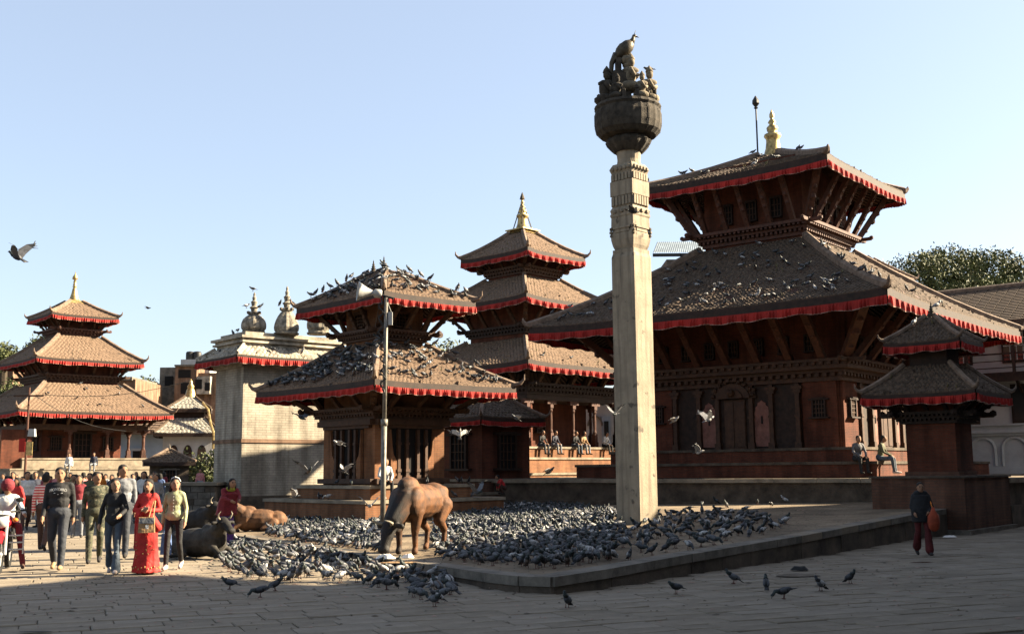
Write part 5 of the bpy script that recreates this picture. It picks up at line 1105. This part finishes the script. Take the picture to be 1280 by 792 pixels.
# ------------------------------------------------------------------ motorcycle and rider at the left edge
mp = at(-2, 716, z=.03); mc = thing('motorcycle', 'red motorcycle with crash bars cut by the left edge of the picture', 'motorcycle', mp, R(18))
def ring(mb, c, r, t, n=22, mi=0):
    for i in range(n):
        a0 = 2 * math.pi * i / n; a1 = 2 * math.pi * (i + 1) / n; mb.bar((c[0], c[1] + r * math.cos(a0), c[2] + r * math.sin(a0)), (c[0], c[1] + r * math.cos(a1) , c[2] + r * math.sin(a1)), t, t * .9, mi, (1, 0, 0))
for y in (-.0, 1.3):
    w_ = MB(); ring(w_, (0, y, .31), .27, .085); wo_ = w_.build('wheel', 'rubber', mc); w_ = MB(); ring(w_, (0, y, .31), .215, .035); w_.ball((0, y, .31), (.06, .05, .05), 8)
    for i in range(6): a = i * math.pi / 3; w_.tube([(0, y, .31), (0, y + .21 * math.cos(a), .31 + .21 * math.sin(a))], .012, 5)
    w_.build('rim', 'chrome', wo_)
w_ = MB()
for s_ in (-1, 1): w_.tube([(s_ * .085, 0, .31), (s_ * .08, .12, .75), (s_ * .08, .2, 1.02)], .024, 6)
w_.build('fork', 'chrome', mc)
w_ = MB(); w_.tube([(0, -.2, .5), (0, -.1, .62), (0, .05, .65), (0, .2, .6)], [.05, .07, .07, .05], 8); w_.build('mudguard', 'red_paint', mc)
w_ = MB(); w_.ball((0, .42, .86), (.16, .30, .15), 12); w_.build('tank', 'red_paint', mc, True); w_ = MB(); w_.ball((0, .92, .8), (.14, .4, .08), 12); w_.build('seat', 'black', mc, True)
w_ = MB(); w_.box(0, .5, .5, .24, .4, .34); w_.ball((0, .45, .55), (.15, .2, .2), 10); w_.build('engine', 'iron', mc); w_ = MB(); w_.ball((0, -.0, .88), (.13, .1, .12), 12); w_.build('headlight', 'lamp_glass', mc, True)
w_ = MB(); w_.tube([(0, .02, .98), (-.0, .03, 1.04)], .14, 10); w_.build('visor', 'white_cloth', mc)
w_ = MB(); w_.tube([(-.36, .3, 1.06), (-.2, .2, 1.04), (0, .18, 1.02), (.2, .2, 1.04), (.36, .3, 1.06)], .016, 6); w_.build('handlebar', 'iron', mc)
for s_ in (-1, 1):
    w_ = MB(); w_.ball((s_ * .22, .03, .9), (.05, .05, .035), 8); w_.build('indicator', 'orange', mc, True)
    w_ = MB()
    for z in (.38, .5, .62): w_.tube([(s_ * .1, .3, z), (s_ * .34, .3, z), (s_ * .34, .36, z)], .014, 6)
    w_.tube([(s_ * .34, .3, .3), (s_ * .34, .3, .7)], .014, 6); w_.build('crash_bar', 'chrome', mc)
    w_ = MB(); w_.tube([(s_ * .2, .24, 1.04), (s_ * .25, .22, 1.2)], .008, 5); w_.ball((s_ * .26, .22, 1.24), (.07, .02, .045), 8); w_.build('mirror', 'iron', mc)
RA = {1: ((.27, -.2, 1.2), (.34, -.42, 1.1)), -1: ((-.27, -.2, 1.2), (-.34, -.42, 1.1))}
rd = Matrix.Rotation(R(18), 3, 'Z') @ Vector((0, .78, 0))
person('motorcycle rider in maroon helmet and white jacket at the left edge', mp + rd + Vector((0, 0, .33)), 1.66, R(18), body_prims('sit', 'helmet', fine=False, arms=RA, bend=R(8), legs={1: ((.24, -.36, .46), (.34, -.34, -.22), (.36, -.5, -.27)), -1: ((-.22, -.36, .46), (-.22, -.2, .02), (-.22, -.35, -.02))}), ['skin', 'hair', 'white_cloth', 'maroon', 'brown_cloth', 'maroon'], .018)

# ------------------------------------------------------------------ cattle
for nm, c in dict(hide_brown=(.20, .085, .03), hide_dark=(.022, .018, .015), hide_grey=(.075, .065, .052), horn_tip=(.55, .48, .36), hide_tan=(.24, .11, .045)).items(): mat(nm, tuple(v / ALB * .42 for v in c), .75, .5, 2.6, .2, fine=60)
def ox_head(p, d, m, k=1.0, ears=True):
    """skull, broad muzzle, ears; p the poll, d the direction of the face"""
    p = Vector(p); d = Vector(d).normalized(); x = d.cross(Vector((0, 0, 1))); x = x.normalized() if x.length > .1 else Vector((1, 0, 0)); n = x.cross(d)
    P = [('c', tuple(p), tuple(p + d * .2 * k), .135 * k, .115 * k, m), ('c', tuple(p + d * .2 * k), tuple(p + d * .42 * k), .105 * k, .085 * k, m), ('c', tuple(p + d * .42 * k - x * .03 * k), tuple(p + d * .42 * k + x * .03 * k), .085 * k, .085 * k, m)]
    for s in (1, -1): P += [('c', tuple(p + x * s * .1 * k), tuple(p + x * s * .26 * k - n * .02), .035 * k, .05 * k, m), ('e', tuple(p + d * .12 * k + x * s * .11 * k + n * .05 * k), (.03 * k,) * 3, m)]
    return P, x, n
def horns(parent, p, d, x, n, r0, k=1.0):
    p = Vector(p)
    for s in (1, -1):
        q = MB(); q.tube([p + x * s * .09 * k + n * .06 * k, p + x * s * .17 * k + n * .13 * k, p + x * s * .19 * k + n * .22 * k, p + x * s * .14 * k + n * .3 * k], [r0, r0 * .85, r0 * .6, r0 * .15], 8); q.build('horn', 'horn_tip', parent, True)
def coat_mat():
    m = mat('bull_coat', tuple(v / ALB * .42 for v in (.21, .078, .019)), .7, .45, 4.0, .35, fine=70); t = m.node_tree; n = t.nodes; b = n['Principled BSDF']; src = b.inputs['Base Color'].links[0].from_socket
    tc = n.new('ShaderNodeTexCoord'); sp = n.new('ShaderNodeSeparateXYZ'); t.links.new(tc.outputs['Object'], sp.inputs[0]); nz = n.new('ShaderNodeTexNoise'); nz.inputs['Scale'].default_value = 5; nz.inputs['Detail'].default_value = 5; t.links.new(tc.outputs['Object'], nz.inputs['Vector'])
    a = n.new('ShaderNodeMath'); a.operation = 'MULTIPLY_ADD'; t.links.new(nz.outputs['Fac'], a.inputs[0]); a.inputs[1].default_value = .7; t.links.new(sp.outputs['Y'], a.inputs[2])
    c = n.new('ShaderNodeMath'); c.operation = 'MULTIPLY_ADD'; t.links.new(sp.outputs['X'], c.inputs[0]); c.inputs[1].default_value = .55; t.links.new(a.outputs[0], c.inputs[2])
    r = n.new('ShaderNodeMapRange'); r.inputs[1].default_value = -.02; r.inputs[2].default_value = -.5; t.links.new(c.outputs[0], r.inputs[0])
    x = n.new('ShaderNodeMixRGB'); x.inputs[2].default_value = (.008, .0065, .0055, 1); t.links.new(r.outputs[0], x.inputs[0]); t.links.new(src, x.inputs[1]); t.links.new(x.outputs[0], b.inputs['Base Color'])
coat_mat()
HB = ((-.12, -.93, .58), (-.1, -.35, -1))
def bull_prims():
    P = [('e', (0, .15, 1.02), (.37, .80, .36), 0), ('e', (0, .74, 1.07), (.33, .36, .33), 0), ('e', (-.17, .86, 1.2), (.12, .14, .12), 0), ('e', (.17, .86, 1.2), (.12, .14, .12), 0), ('e', (0, -.32, 1.02), (.35, .42, .42), 0), ('e', (0, -.38, 1.33), (.20, .32, .20), 0), ('c', (0, -.5, 1.06), (-.08, -.85, .7), .30, .2, 1), ('e', (-.02, -.72, .72), (.07, .26, .3), 1), ('e', (-.22, -.42, 1.0), (.15, .28, .32), 1), ('e', (.22, -.42, 1.0), (.15, .28, .32), 1)]
    P += ox_head(*HB, 1, 1.15)[0]
    for s in (1, -1):
        P += [('c', (s * .22, -.42, .85), (s * .18, -.44, .42), .15, .08, 0), ('c', (s * .18, -.44, .42), (s * .18, -.42, .12), .07, .055, 2), ('c', (s * .18, -.42, .12), (s * .18, -.45, .05), .06, .07, 1)]
        P += [('c', (s * .22, .75, .92), (s * .22, .58, .62), .22, .13, 0), ('c', (s * .22, .58, .62), (s * .2, .88, .42), .11, .07, 0), ('c', (s * .2, .88, .42), (s * .2, .84, .1), .06, .05, 2), ('c', (s * .2, .84, .1), (s * .2, .8, .05), .06, .066, 1)]
    P += [('c', (0, 1.08, 1.15), (0, 1.16, .6), .04, .025, 0), ('e', (0, 1.17, .45), (.05, .05, .13), 1)]
    return P
bpos = on_platform(521, 690); bl_ = link('bull', sculpt('bull', bull_prims(), .022, 3, ['bull_coat', 'bull_coat', 'bull_coat']), None, bpos, R(-22)); bl_.scale = (.92,) * 3; tag(bl_, 'brown bull with dark head lowered to eat beside the lamp pole', 'bull')
_, x_, n_ = ox_head(*HB, 1, 1.15); horns(bl_, HB[0], HB[1], x_, n_, .036, 1.15)
def lying_prims(m=0, md=1, turn=.35):
    p, d = (turn * .5, -.80, .90), (turn, -.75, -.42)
    P = [('e', (0, .1, .38), (.37, .68, .37), m), ('e', (0, .62, .36), (.35, .34, .33), m), ('e', (0, -.38, .42), (.32, .36, .4), m), ('e', (0, -.32, .74), (.15, .26, .12), m), ('c', (0, -.48, .6), (turn * .45, -.78, .84), .25, .17, m), ('e', (turn * .2, -.66, .52), (.06, .2, .24), md)]
    P += ox_head(p, d, md, 1.05)[0]
    for s in (1, -1):
        P += [('c', (s * .2, -.5, .3), (s * .26, -.85, .1), .1, .06, m), ('c', (s * .26, -.85, .1), (s * .2, -.62, .06), .055, .05, md), ('c', (s * .3, .5, .3), (s * .42, .15, .12), .16, .09, m), ('c', (s * .42, .15, .12), (s * .44, .55, .07), .07, .05, md)]
    P += [('c', (0, .95, .45), (.3, 1.0, .08), .035, .025, md)]
    return P, p, d
def lying(name, label, pos, rz, mats, k, turn, horn=True, vox=.022):
    P, p, d = lying_prims(0, 1, turn); o = link(name, sculpt(name, P, vox, 3, mats), None, pos, rz); o.scale = (k,) * 3; tag(o, label, name)
    if horn: _, x_, n_ = ox_head(p, d, 1, 1.05); horns(o, p, d, x_, n_, .03, 1.0)
    return o
cw = lying('cow', 'dark grey cow with short horns lying on the paving right of the woman in green', at(250, 697, z=.03), R(66), ['hide_grey', 'hide_dark'], .8, -.3)
cv = lying('calf', 'brown calf lying beside the woman in dark red', on_platform(322, 663) - Vector((0, 0, .03)), R(-75), ['hide_tan', 'hide_dark'], .85, .3, False)
dc = lying('cow', 'black cow lying behind the grey cow by the stone blocks', at(243, 668, z=.02), R(70), ['hide_dark', 'hide_dark'], .9, -.3, True, .03)

# ------------------------------------------------------------------ pigeons
for nm, c in dict(pg_body=(.085, .09, .105), pg_wing=(.17, .175, .19), pg_dark=(.028, .03, .036), pg_neck=(.045, .06, .06), pg_white=(.62, .60, .58), pg_leg=(.16, .05, .035), pg_brown=(.15, .11, .09)).items(): mat(nm, tuple(v / ALB * .5 for v in c), .6, .3, 14, 0)
PIG = {'grey': ['pg_body', 'pg_wing', 'pg_dark', 'pg_neck', 'pg_leg'], 'dark': ['pg_dark', 'pg_body', 'pg_dark', 'pg_neck', 'pg_leg'], 'pale': ['pg_wing', 'pg_white', 'pg_dark', 'pg_body', 'pg_leg'], 'brown': ['pg_brown', 'pg_wing', 'pg_dark', 'pg_neck', 'pg_leg'], 'white': ['pg_white', 'pg_white', 'pg_wing', 'pg_white', 'pg_leg']}
def pigeon_mb(pose):
    q = MB(); tilt = {'up': 28, 'peck': -14, 'rest': 12, 'fly': 0, 'glide': 0}[pose]; M = Matrix.Rotation(R(-tilt), 3, 'X'); z0 = .135 if pose not in ('fly', 'glide') else 0
    B = lambda x, y, z: M @ Vector((x, y, z)) + Vector((0, 0, z0))
    q.ball((0, 0, z0), (.055, .115, .062), 10, 0, M)
    for s in (1, -1): q.ball(B(s * .035, .03, .014), (.026, .115, .045), 8, 1, M) if pose not in ('fly', 'glide') else None
    for s in (1, -1): q.ball(B(s * .043, .055, .005), (.02, .03, .036), 6, 2, M) if pose not in ('fly', 'glide') else None
    t0, t1 = B(0, .09, .0), B(0, .23, -.012); wx = Vector((.03, 0, 0)); wx2 = Vector((.045 if pose != 'fly' else .075, 0, 0)); up = Vector((0, 0, .012))
    q.add([t0 - wx - up, t0 + wx - up, t1 + wx2, t1 - wx2, t0 - wx + up, t0 + wx + up, t1 + wx2 + up * .5, t1 - wx2 + up * .5], [(0, 3, 2, 1), (4, 5, 6, 7), (0, 1, 5, 4), (1, 2, 6, 5), (2, 3, 7, 6), (3, 0, 4, 7)], 2)
    if pose == 'peck': n = [B(0, -.08, .01), Vector((0, -.15, .13)), Vector((0, -.19, .06))]
    elif pose == 'up': n = [B(0, -.08, .02), Vector((0, -.125, .225)), Vector((0, -.13, .265))]
    elif pose == 'rest': n = [B(0, -.08, .02), Vector((0, -.12, .19)), Vector((0, -.135, .215))]
    else: n = [B(0, -.08, .0), Vector((0, -.14, .02)), Vector((0, -.17, .025))]
    q.tube(n, [.048, .032, .026], 8, 3); q.ball(n[2] + Vector((0, -.008, .004)), (.024, .032, .025), 8, 3); d = Vector((0, -1, -.25)) if pose != 'peck' else Vector((0, -.5, -1)); q.tube([n[2] + d * .025, n[2] + d * .055], [.009, .002], 5, 2)
    if pose not in ('fly', 'glide'):
        for s in (1, -1): q.tube([(s * .022, .01, .09), (s * .024, .0, .012)], .006, 4, 4); q.tube([(s * .024, .03, .006), (s * .026, -.035, .006)], .006, 4, 4)
    else:
        for s in (1, -1):
            k = 1 if pose == 'fly' else .25; spn = [(.04, 0, .02), (.14, -.03, .10 * k + .02), (.25, .01, .22 * k + .02), (.33, .07, .30 * k)]; ch = [.13, .15, .12, .03]
            up_ = [Vector((s * x, y - c * .45, z)) for (x, y, z), c in zip(spn, ch)]; dn = [Vector((s * x, y + c * .75, z - .01)) for (x, y, z), c in zip(spn, ch)]
            for i in range(3):
                for dz, fl in ((.006, 0), (-.006, 1)):
                    f = [up_[i], up_[i + 1], dn[i + 1], dn[i]]; f = [v + Vector((0, 0, dz)) for v in f]; q.quad(f if (s > 0) == bool(fl) else f[::-1], 1 if i < 2 else 2)
                q.quad([up_[i] + Vector((0, 0, .006)), up_[i + 1] + Vector((0, 0, .006)), up_[i + 1] - Vector((0, 0, .006)), up_[i] - Vector((0, 0, .006))], 1)
            for j in range(4):                        # spread primaries
                b0 = dn[2].lerp(up_[3], j / 3); e0 = b0 + Vector((s * (.05 + .02 * j), .09 - .05 * j, .03 * k)); w2 = Vector((0, .016, 0)); q.add([b0 - w2, b0 + w2, e0 + w2 * .5, e0 - w2 * .5, b0 - w2 + Vector((0, 0, .006)), b0 + w2 + Vector((0, 0, .006)), e0 + w2 * .5 + Vector((0, 0, .004)), e0 - w2 * .5 + Vector((0, 0, .004))], [(0, 3, 2, 1), (4, 5, 6, 7), (0, 1, 5, 4), (1, 2, 6, 5), (2, 3, 7, 6), (3, 0, 4, 7)], 2)
    return q
PMB = {p: pigeon_mb(p) for p in ('up', 'peck', 'rest', 'fly', 'glide')}
PME = {(p, c): PMB[p].mesh('pigeon', PIG[c], True) for p in PMB for c in PIG}
flock = MB(); FM = ['pg_body', 'pg_wing', 'pg_dark', 'pg_neck', 'pg_leg', 'pg_white', 'pg_brown']; FMAP = {c: [FM.index(m) for m in PIG[c]] for c in PIG}
def to_flock(pose, colr, p, rz, sc, tiltM=None):
    q = PMB[pose]; M = Matrix.Translation(p) @ (tiltM if tiltM is not None else Matrix.Identity(4)) @ Matrix.Rotation(rz, 4, 'Z') @ Matrix.Scale(sc * .8, 4); b = len(flock.v)
    flock.v += [tuple(M @ Vector(v)) for v in q.v]; flock.f += [tuple(i + b for i in f) for f in q.f]; flock.m += [FMAP[colr][m] for m in q.m]
def pigeon(lab, pose, colr, p, rz, sc=1.0, grp=None):
    o = link('pigeon', PME[(pose, colr)], None, p, rz); o.scale = (sc * .78,) * 3; return tag(o, lab, 'pigeon', grp)
prn = random.Random(21)
def rcol(): return prn.choices(('grey', 'dark', 'pale', 'brown', 'white'), (.4, .29, .16, .12, .03))[0]
# the feeding flock: regions of the square, sampled evenly on the ground
areas = [([(345, 640), (430, 630), (475, 640), (478, 690), (400, 682), (335, 670)], 'P', .215, 'grey pigeon in flock left of the lamp pole'),
         ([(545, 640), (600, 634), (690, 632), (765, 640), (765, 700), (690, 712), (600, 706), (560, 700), (540, 690)], 'P', .21, 'grey pigeon in flock between bull and column'),
         ([(760, 640), (830, 645), (900, 640), (985, 652), (975, 664), (880, 684), (790, 702), (760, 704)], 'P', .40, 'grey pigeon in loose flock right of the column'),
         ([(270, 705), (292, 678), (345, 684), (430, 697), (490, 706), (560, 716), (575, 748), (540, 757), (505, 742), (440, 728), (350, 728), (300, 722)], 'G', .27, 'grey pigeon on paving below the platform edge'),
         ([(830, 622), (1000, 622), (960, 640), (850, 640)], 'P', 1.3, 'grey pigeon on sunlit strip behind the column')]
allp = []
for poly_, kind_, dist, lab in areas:
    W = [(on_platform(*p) if kind_ == 'P' else at(*p, z=.03)) for p in poly_]; xs = [w.x for w in W]; ys = [w.y for w in W]; got = []
    tries = int((max(xs) - min(xs)) * (max(ys) - min(ys)) / dist ** 2 * 7)
    for _ in range(tries):
        x = prn.uniform(min(xs), max(xs)); y = prn.uniform(min(ys), max(ys))
        if not inside(x, y, W): continue
        if (Vector((x, y)) - bpos.xy).length < .55 or (Vector((x, y)) - CC.xy).length < .62 or (Vector((x, y)) - cv.location.xy).length < .5: continue
        if inside(x, y, poly) != (kind_ == 'P'): continue
        if math.sin(x * 2.1 + 1.3 * math.sin(y * 1.7)) + math.sin(y * 2.6 + x * .9) + math.sin(x * 4.3 - y * 3.1) * .6 > prn.uniform(1.1, 2.6): continue
        if any((a - x) ** 2 + (b - y) ** 2 < dist ** 2 for a, b in got): continue
        got.append((x, y)); allp.append((x, y, (zplat(x, y) + .004) if kind_ == 'P' else .034, lab))
allp.sort(key=lambda a: a[1])
NIND = 262; CN = dict(grey='grey', dark='black', pale='pale', brown='brownish', white='white'); PN = dict(up='standing tall', peck='pecking', rest='crouched')
birds = []
for i, (x, y, z, lab) in enumerate(allp):
    pose = prn.choices(('up', 'peck', 'rest'), (.4, .4, .2))[0]; c = rcol(); rz = prn.uniform(0, 6.28); sc = prn.uniform(.84, 1.14)
    if i < NIND:
        sx_ = math.sin(rz); vw = 'heading right' if sx_ > .5 else 'heading left' if sx_ < -.5 else 'head on'
        birds.append((lab.replace('grey pigeon', f'{CN[c]} pigeon {PN[pose]} {vw}'), pose, c, (x, y, z), rz, sc, lab.replace('grey pigeon', 'pigeons')))
    else: to_flock(pose, c, Vector((x, y, z)), rz, sc)
ORD = ['leftmost', 'second from left', 'third from left', 'fourth from left', 'fifth from left', 'sixth from left', 'seventh from left', 'eighth from left', 'ninth from left', 'tenth from left', 'eleventh from left', 'twelfth from left', 'thirteenth from left', 'fourteenth from left', 'fifteenth from left']
for b in birds:
    same = sorted((o for o in birds if o[0] == b[0]), key=lambda o: o[3][0] / o[3][1]); k = same.index(b)
    pigeon(b[0] + (', ' + ORD[min(k, 14)] if len(same) > 1 else ''), *b[1:])
# single birds one can point to
for px, py, lab, pose, c, rz in ((287, 736, 'dark pigeon in profile standing alone left of the flock in the shadow', 'rest', 'dark', -90), (325, 746, 'dark pigeon bending to feed in the shadow below the flock', 'peck', 'dark', -80), (344, 738, 'dark pigeon standing upright at the shadow edge left of the platform', 'up', 'dark', 120), (709, 759, 'lone blue grey pigeon standing on the paving below the platform corner', 'up', 'grey', -20), (845, 742, 'lone dark pigeon walking on the paving below the right platform edge', 'rest', 'dark', -60), (917, 729, 'pigeon standing on the paving, left of the pair at the right', 'up', 'grey', -80), (958, 737, 'small dark pigeon seen from behind on the right paving', 'up', 'dark', 170), (1026, 738, 'pale winged pigeon on the right paving in the shade', 'up', 'pale', -50), (1063, 729, 'rightmost pigeon standing on the shaded paving', 'up', 'dark', 20), (980, 748, 'dark pigeon resting flat on the right paving', 'peck', 'dark', -90), (543, 758, 'foremost pigeon of the flock below the platform edge', 'rest', 'grey', 40)):
    pigeon(lab, pose, c, at(px, py, z=.034), R(rz), .97)
for px, py, Y, lab, pose, c, rz, tx, ty, sc in ((21, 321, 10.5, 'large dark pigeon flying with raised wings at the left edge of the sky', 'fly', 'grey', -100, -28, 14, .62), (185, 385, 60, 'tiny distant pigeon flying in the left sky', 'glide', 'dark', 90, 0, 0, 1.0), (790, 264, 24, 'dark pigeon flying past the upper part of the stone column', 'glide', 'dark', 80, 20, 0, 1.0), (386, 588, 28, 'pigeon with wings spread landing in front of the pale brick tower', 'fly', 'brown', 30, -20, 0, 1.2), (376, 521, 34, 'dark pigeon flying beside the small pagoda cornice', 'glide', 'dark', 60, 30, 0, 1.3), (424, 554, 30, 'white pigeon gliding in front of the small pagoda left window', 'glide', 'white', -80, -20, 0, 1.1), (429, 588, 30, 'pale pigeon fluttering under the white one by the small pagoda', 'fly', 'pale', -40, -30, 0, 1.0), (575, 542, 31, 'white pigeon with wings raised before the dark shrine', 'fly', 'white', 10, -60, 0, 1.0), (645, 522, 33, 'pale pigeon flying level before the dark shrine roof', 'glide', 'pale', -70, -30, 0, 1.1), (769, 517, 26, 'dark pigeon flying close to the left side of the column', 'fly', 'grey', -30, 10, 0, .9), (843, 525, 32, 'small white pigeon flying just right of the column', 'glide', 'white', 70, -30, 0, 1.0), (886, 524, 30, 'white pigeon with raised wing flying before the big temple doors', 'fly', 'white', 110, -20, 0, 1.15), (873, 565, 30, 'white pigeon flying low before the big temple steps', 'fly', 'white', 80, -10, 0, 1.0), (686, 589, 33, 'pigeon skimming past the lit step left of the column', 'glide', 'pale', 85, -30, 0, 1.3), (596, 615, 27, 'pigeon flapping just above the flock right of the bull', 'fly', 'grey', 50, 0, 0, 1.1), (368, 620, 32, 'dark pigeon fluttering over the flock left of the lamp pole', 'fly', 'pale', 90, 0, 0, 1.0), (462, 632, 27, 'pale winged pigeon taking off beside the lamp pole', 'fly', 'white', 20, 0, 0, 1.0)):
    o = pigeon(lab, pose, c, at(px, py, Y=Y), 0, sc); o.rotation_euler = (R(tx), R(ty), R(rz))
# birds on roofs, ridges and statues
def roof_birds(base, rot, rf, k, n, tr=(0.05, .95), qr=(.05, .95), ks=1.0):
    for _ in range(n):
        t = prn.uniform(*tr); qv = prn.uniform(*qr)
        while prn.random() > 1 - .75 * qv: qv = prn.uniform(*qr)
        p = rf.p(k, t, qv, .06); w = base + Matrix.Rotation(rot, 3, 'Z') @ (p * ks)
        to_flock(prn.choice(('up', 'peck', 'rest', 'rest')), rcol(), w, prn.uniform(0, 6.28), prn.uniform(.95, 1.15))
roof_birds(C2, T2R, R2A, 1, 120, (.03, .97), (.05, .95)); roof_birds(C2, T2R, R2A, 0, 60, (.04, .95)); roof_birds(C2, T2R, R2B, 1, 42); roof_birds(C2, T2R, R2B, 0, 32)
roof_birds(C1N, T1R, rf1, 1, 120, (.02, .98), (.03, .95), K1); roof_birds(C1N, T1R, rf1, 0, 7, (.05, .5), ks=K1); roof_birds(C1N, T1R, rf2, 1, 8, (.1, .95), (.1, .9), K1); roof_birds(C3, T3R, R3A, 0, 6, ks=K3); roof_birds(C4, T4R, Roof(5.0, 5.25, 5.63, 2.6, 2.6, 7.62, .12, .1), 0, 8)
for base, rot, rf, k, t, n in ((C2, T2R, R2B, 0, 0, 7), (C2, T2R, R2B, 0, 1, 6), (C2, T2R, R2A, 0, 0, 6), (C2, T2R, R2A, 0, 1, 4), (C2, T2R, R2B, 1, 0, 8), (C1N, T1R, rf1, 0, 0, 14), (C1N, T1R, rf1, 1, 0, 3), (C1N, T1R, rf2, 1, 0, 5), (C1N, T1R, rf2, 0, 0, 2)):
    for _ in range(n): to_flock(prn.choice(('up', 'rest')), rcol(), base + Matrix.Rotation(rot, 3, 'Z') @ (rf.p(k, t, prn.uniform(.05, .98), .2) * (K1 if base is C1N else 1)), prn.uniform(0, 6.28), 1.05)
for px, py, Y in ((316, 362, 45.3), (308, 383, 45), (325, 384, 45), (350, 380, 45), (366, 380, 45), (297, 414, 45), (291, 417, 45), (325, 438, 44.4), (341, 437, 44.4), (378, 440, 44.2), (275, 440, 45.2), (400, 446, 43.6), (1171, 384, 30), (1143, 405, 30), (757, 92, 27.9), (811, 90, 27.6)):
    to_flock(prn.choice(('up', 'rest')), 'dark' if py < 100 else rcol(), at(px, py + 2, Y=Y), prn.uniform(0, 6.28), 1.1)
for i in range(70):                                   # stragglers on steps and ledges of the small temple
    k = prn.choice((0, 1)); hx = prn.choice((2.7, 2.0)); z = {2.7: .87, 2.0: 1.30}[hx]; al = prn.uniform(-hx, hx)
    if prn.random() < .25: to_flock(prn.choice(('up', 'peck', 'rest')), rcol(), UP(k, C2, T2R, al, hx + prn.uniform(-.1, .05) if hx < 2.5 else hx - .1, z), prn.uniform(0, 6.28), 1.0)
tag(flock.build('pigeon_flock', FM, None, True), 'pigeons farther off in the flock and perched on roofs and ledges', 'pigeons', kind='stuff')
# spilt grain, droppings and grit under the birds
gr = MB()
for _ in range(2600):
    if prn.random() < .55: x = prn.uniform(-5.5, 8); y = prn.uniform(18, 33); ok = inside(x, y, poly); z = zplat(x, y) + .001
    else: x = prn.uniform(-7, 7); y = prn.gauss(17.5, 3.5); ok = y > 11.8 and not inside(x, y, poly); z = .026
    if not ok: continue
    r = prn.uniform(.008, .035) * (1 if prn.random() < .85 else 1.8); a0 = prn.uniform(0, 6.28); e = prn.uniform(.4, 1)
    pts = [(x + r * math.cos(a0 + k * math.pi / 3) * prn.uniform(.7, 1.1), y + r * e * math.sin(a0 + k * math.pi / 3) * prn.uniform(.7, 1.1), z) for k in range(6)]
    gr.add(pts + [(x, y, z + .01)], [(k, (k + 1) % 6, 6) for k in range(6)], prn.choices((0, 1, 2), (.4, .35, .25))[0])
tag(gr.build('grain_and_droppings', ['cloth_hem', 'joint', 'plinth_dark']), 'spilt grain, droppings and grit scattered under the flock', 'grit', kind='stuff')
# litter and wear on the ground
mat('paper', (.85 / ALB * .8, .8 / ALB * .8, .74 / ALB * .8), .8, .1, 5, .1)
def scrap(px, py, w, d, m_, lab, cat='litter', plat=False, nm='paper_scrap', h=.03):
    p = on_platform(px, py) if plat else at(px, py, z=.036); q = MB(); n = 9
    ring_ = [(w / 2 * math.cos(2 * math.pi * i / n) * prn.uniform(.7, 1.1), d / 2 * math.sin(2 * math.pi * i / n) * prn.uniform(.7, 1.1), .004) for i in range(n)]; vs = ring_ + [(a * .55, b * .55, h * prn.uniform(.5, 1.2)) for a, b, _ in ring_] + [(0, 0, h)]
    q.add(vs, [(i, (i + 1) % n, n + (i + 1) % n, n + i) for i in range(n)] + [(n + i, n + (i + 1) % n, 2 * n) for i in range(n)] + [tuple(range(n - 1, -1, -1))]); o = q.build(nm, m_, None, False, p); tag(o, lab, cat)
scrap(482, 698, .42, .14, 'paper', 'crumpled white paper on the platform edge under the bull', plat=True, h=.08); scrap(510, 697, .26, .12, 'paper', 'second heap of pale scraps in front of the bull', plat=True, h=.07); scrap(503, 703, .9, .18, 'tan', 'strip of torn cardboard lying before the scraps', plat=True, nm='cardboard_strip', h=.02)
scrap(46, 789, .4, .1, 'void', 'dark worn hollow in the paving at the bottom left', 'pothole', nm='pothole', h=.004); scrap(995, 719, .9, .35, 'joint', 'oval drain patch in the paving near the platform edge', 'drain', nm='drain_cover', h=.03); scrap(1000, 712, .35, .2, 'rubber', 'dark rag lying against the platform edge', 'rag', nm='rag', h=.06); scrap(1188, 671, .4, .2, 'paper', 'white litter at the foot of the shrine plinth', h=.04); scrap(1150, 703, .5, .06, 'wood_brown', 'thin stick lying in front of the woman in the shade', 'stick', nm='stick', h=.02); scrap(1240, 662, .3, .25, 'rubber', 'black litter lump at the plinth corner', nm='litter_lump', h=.1)
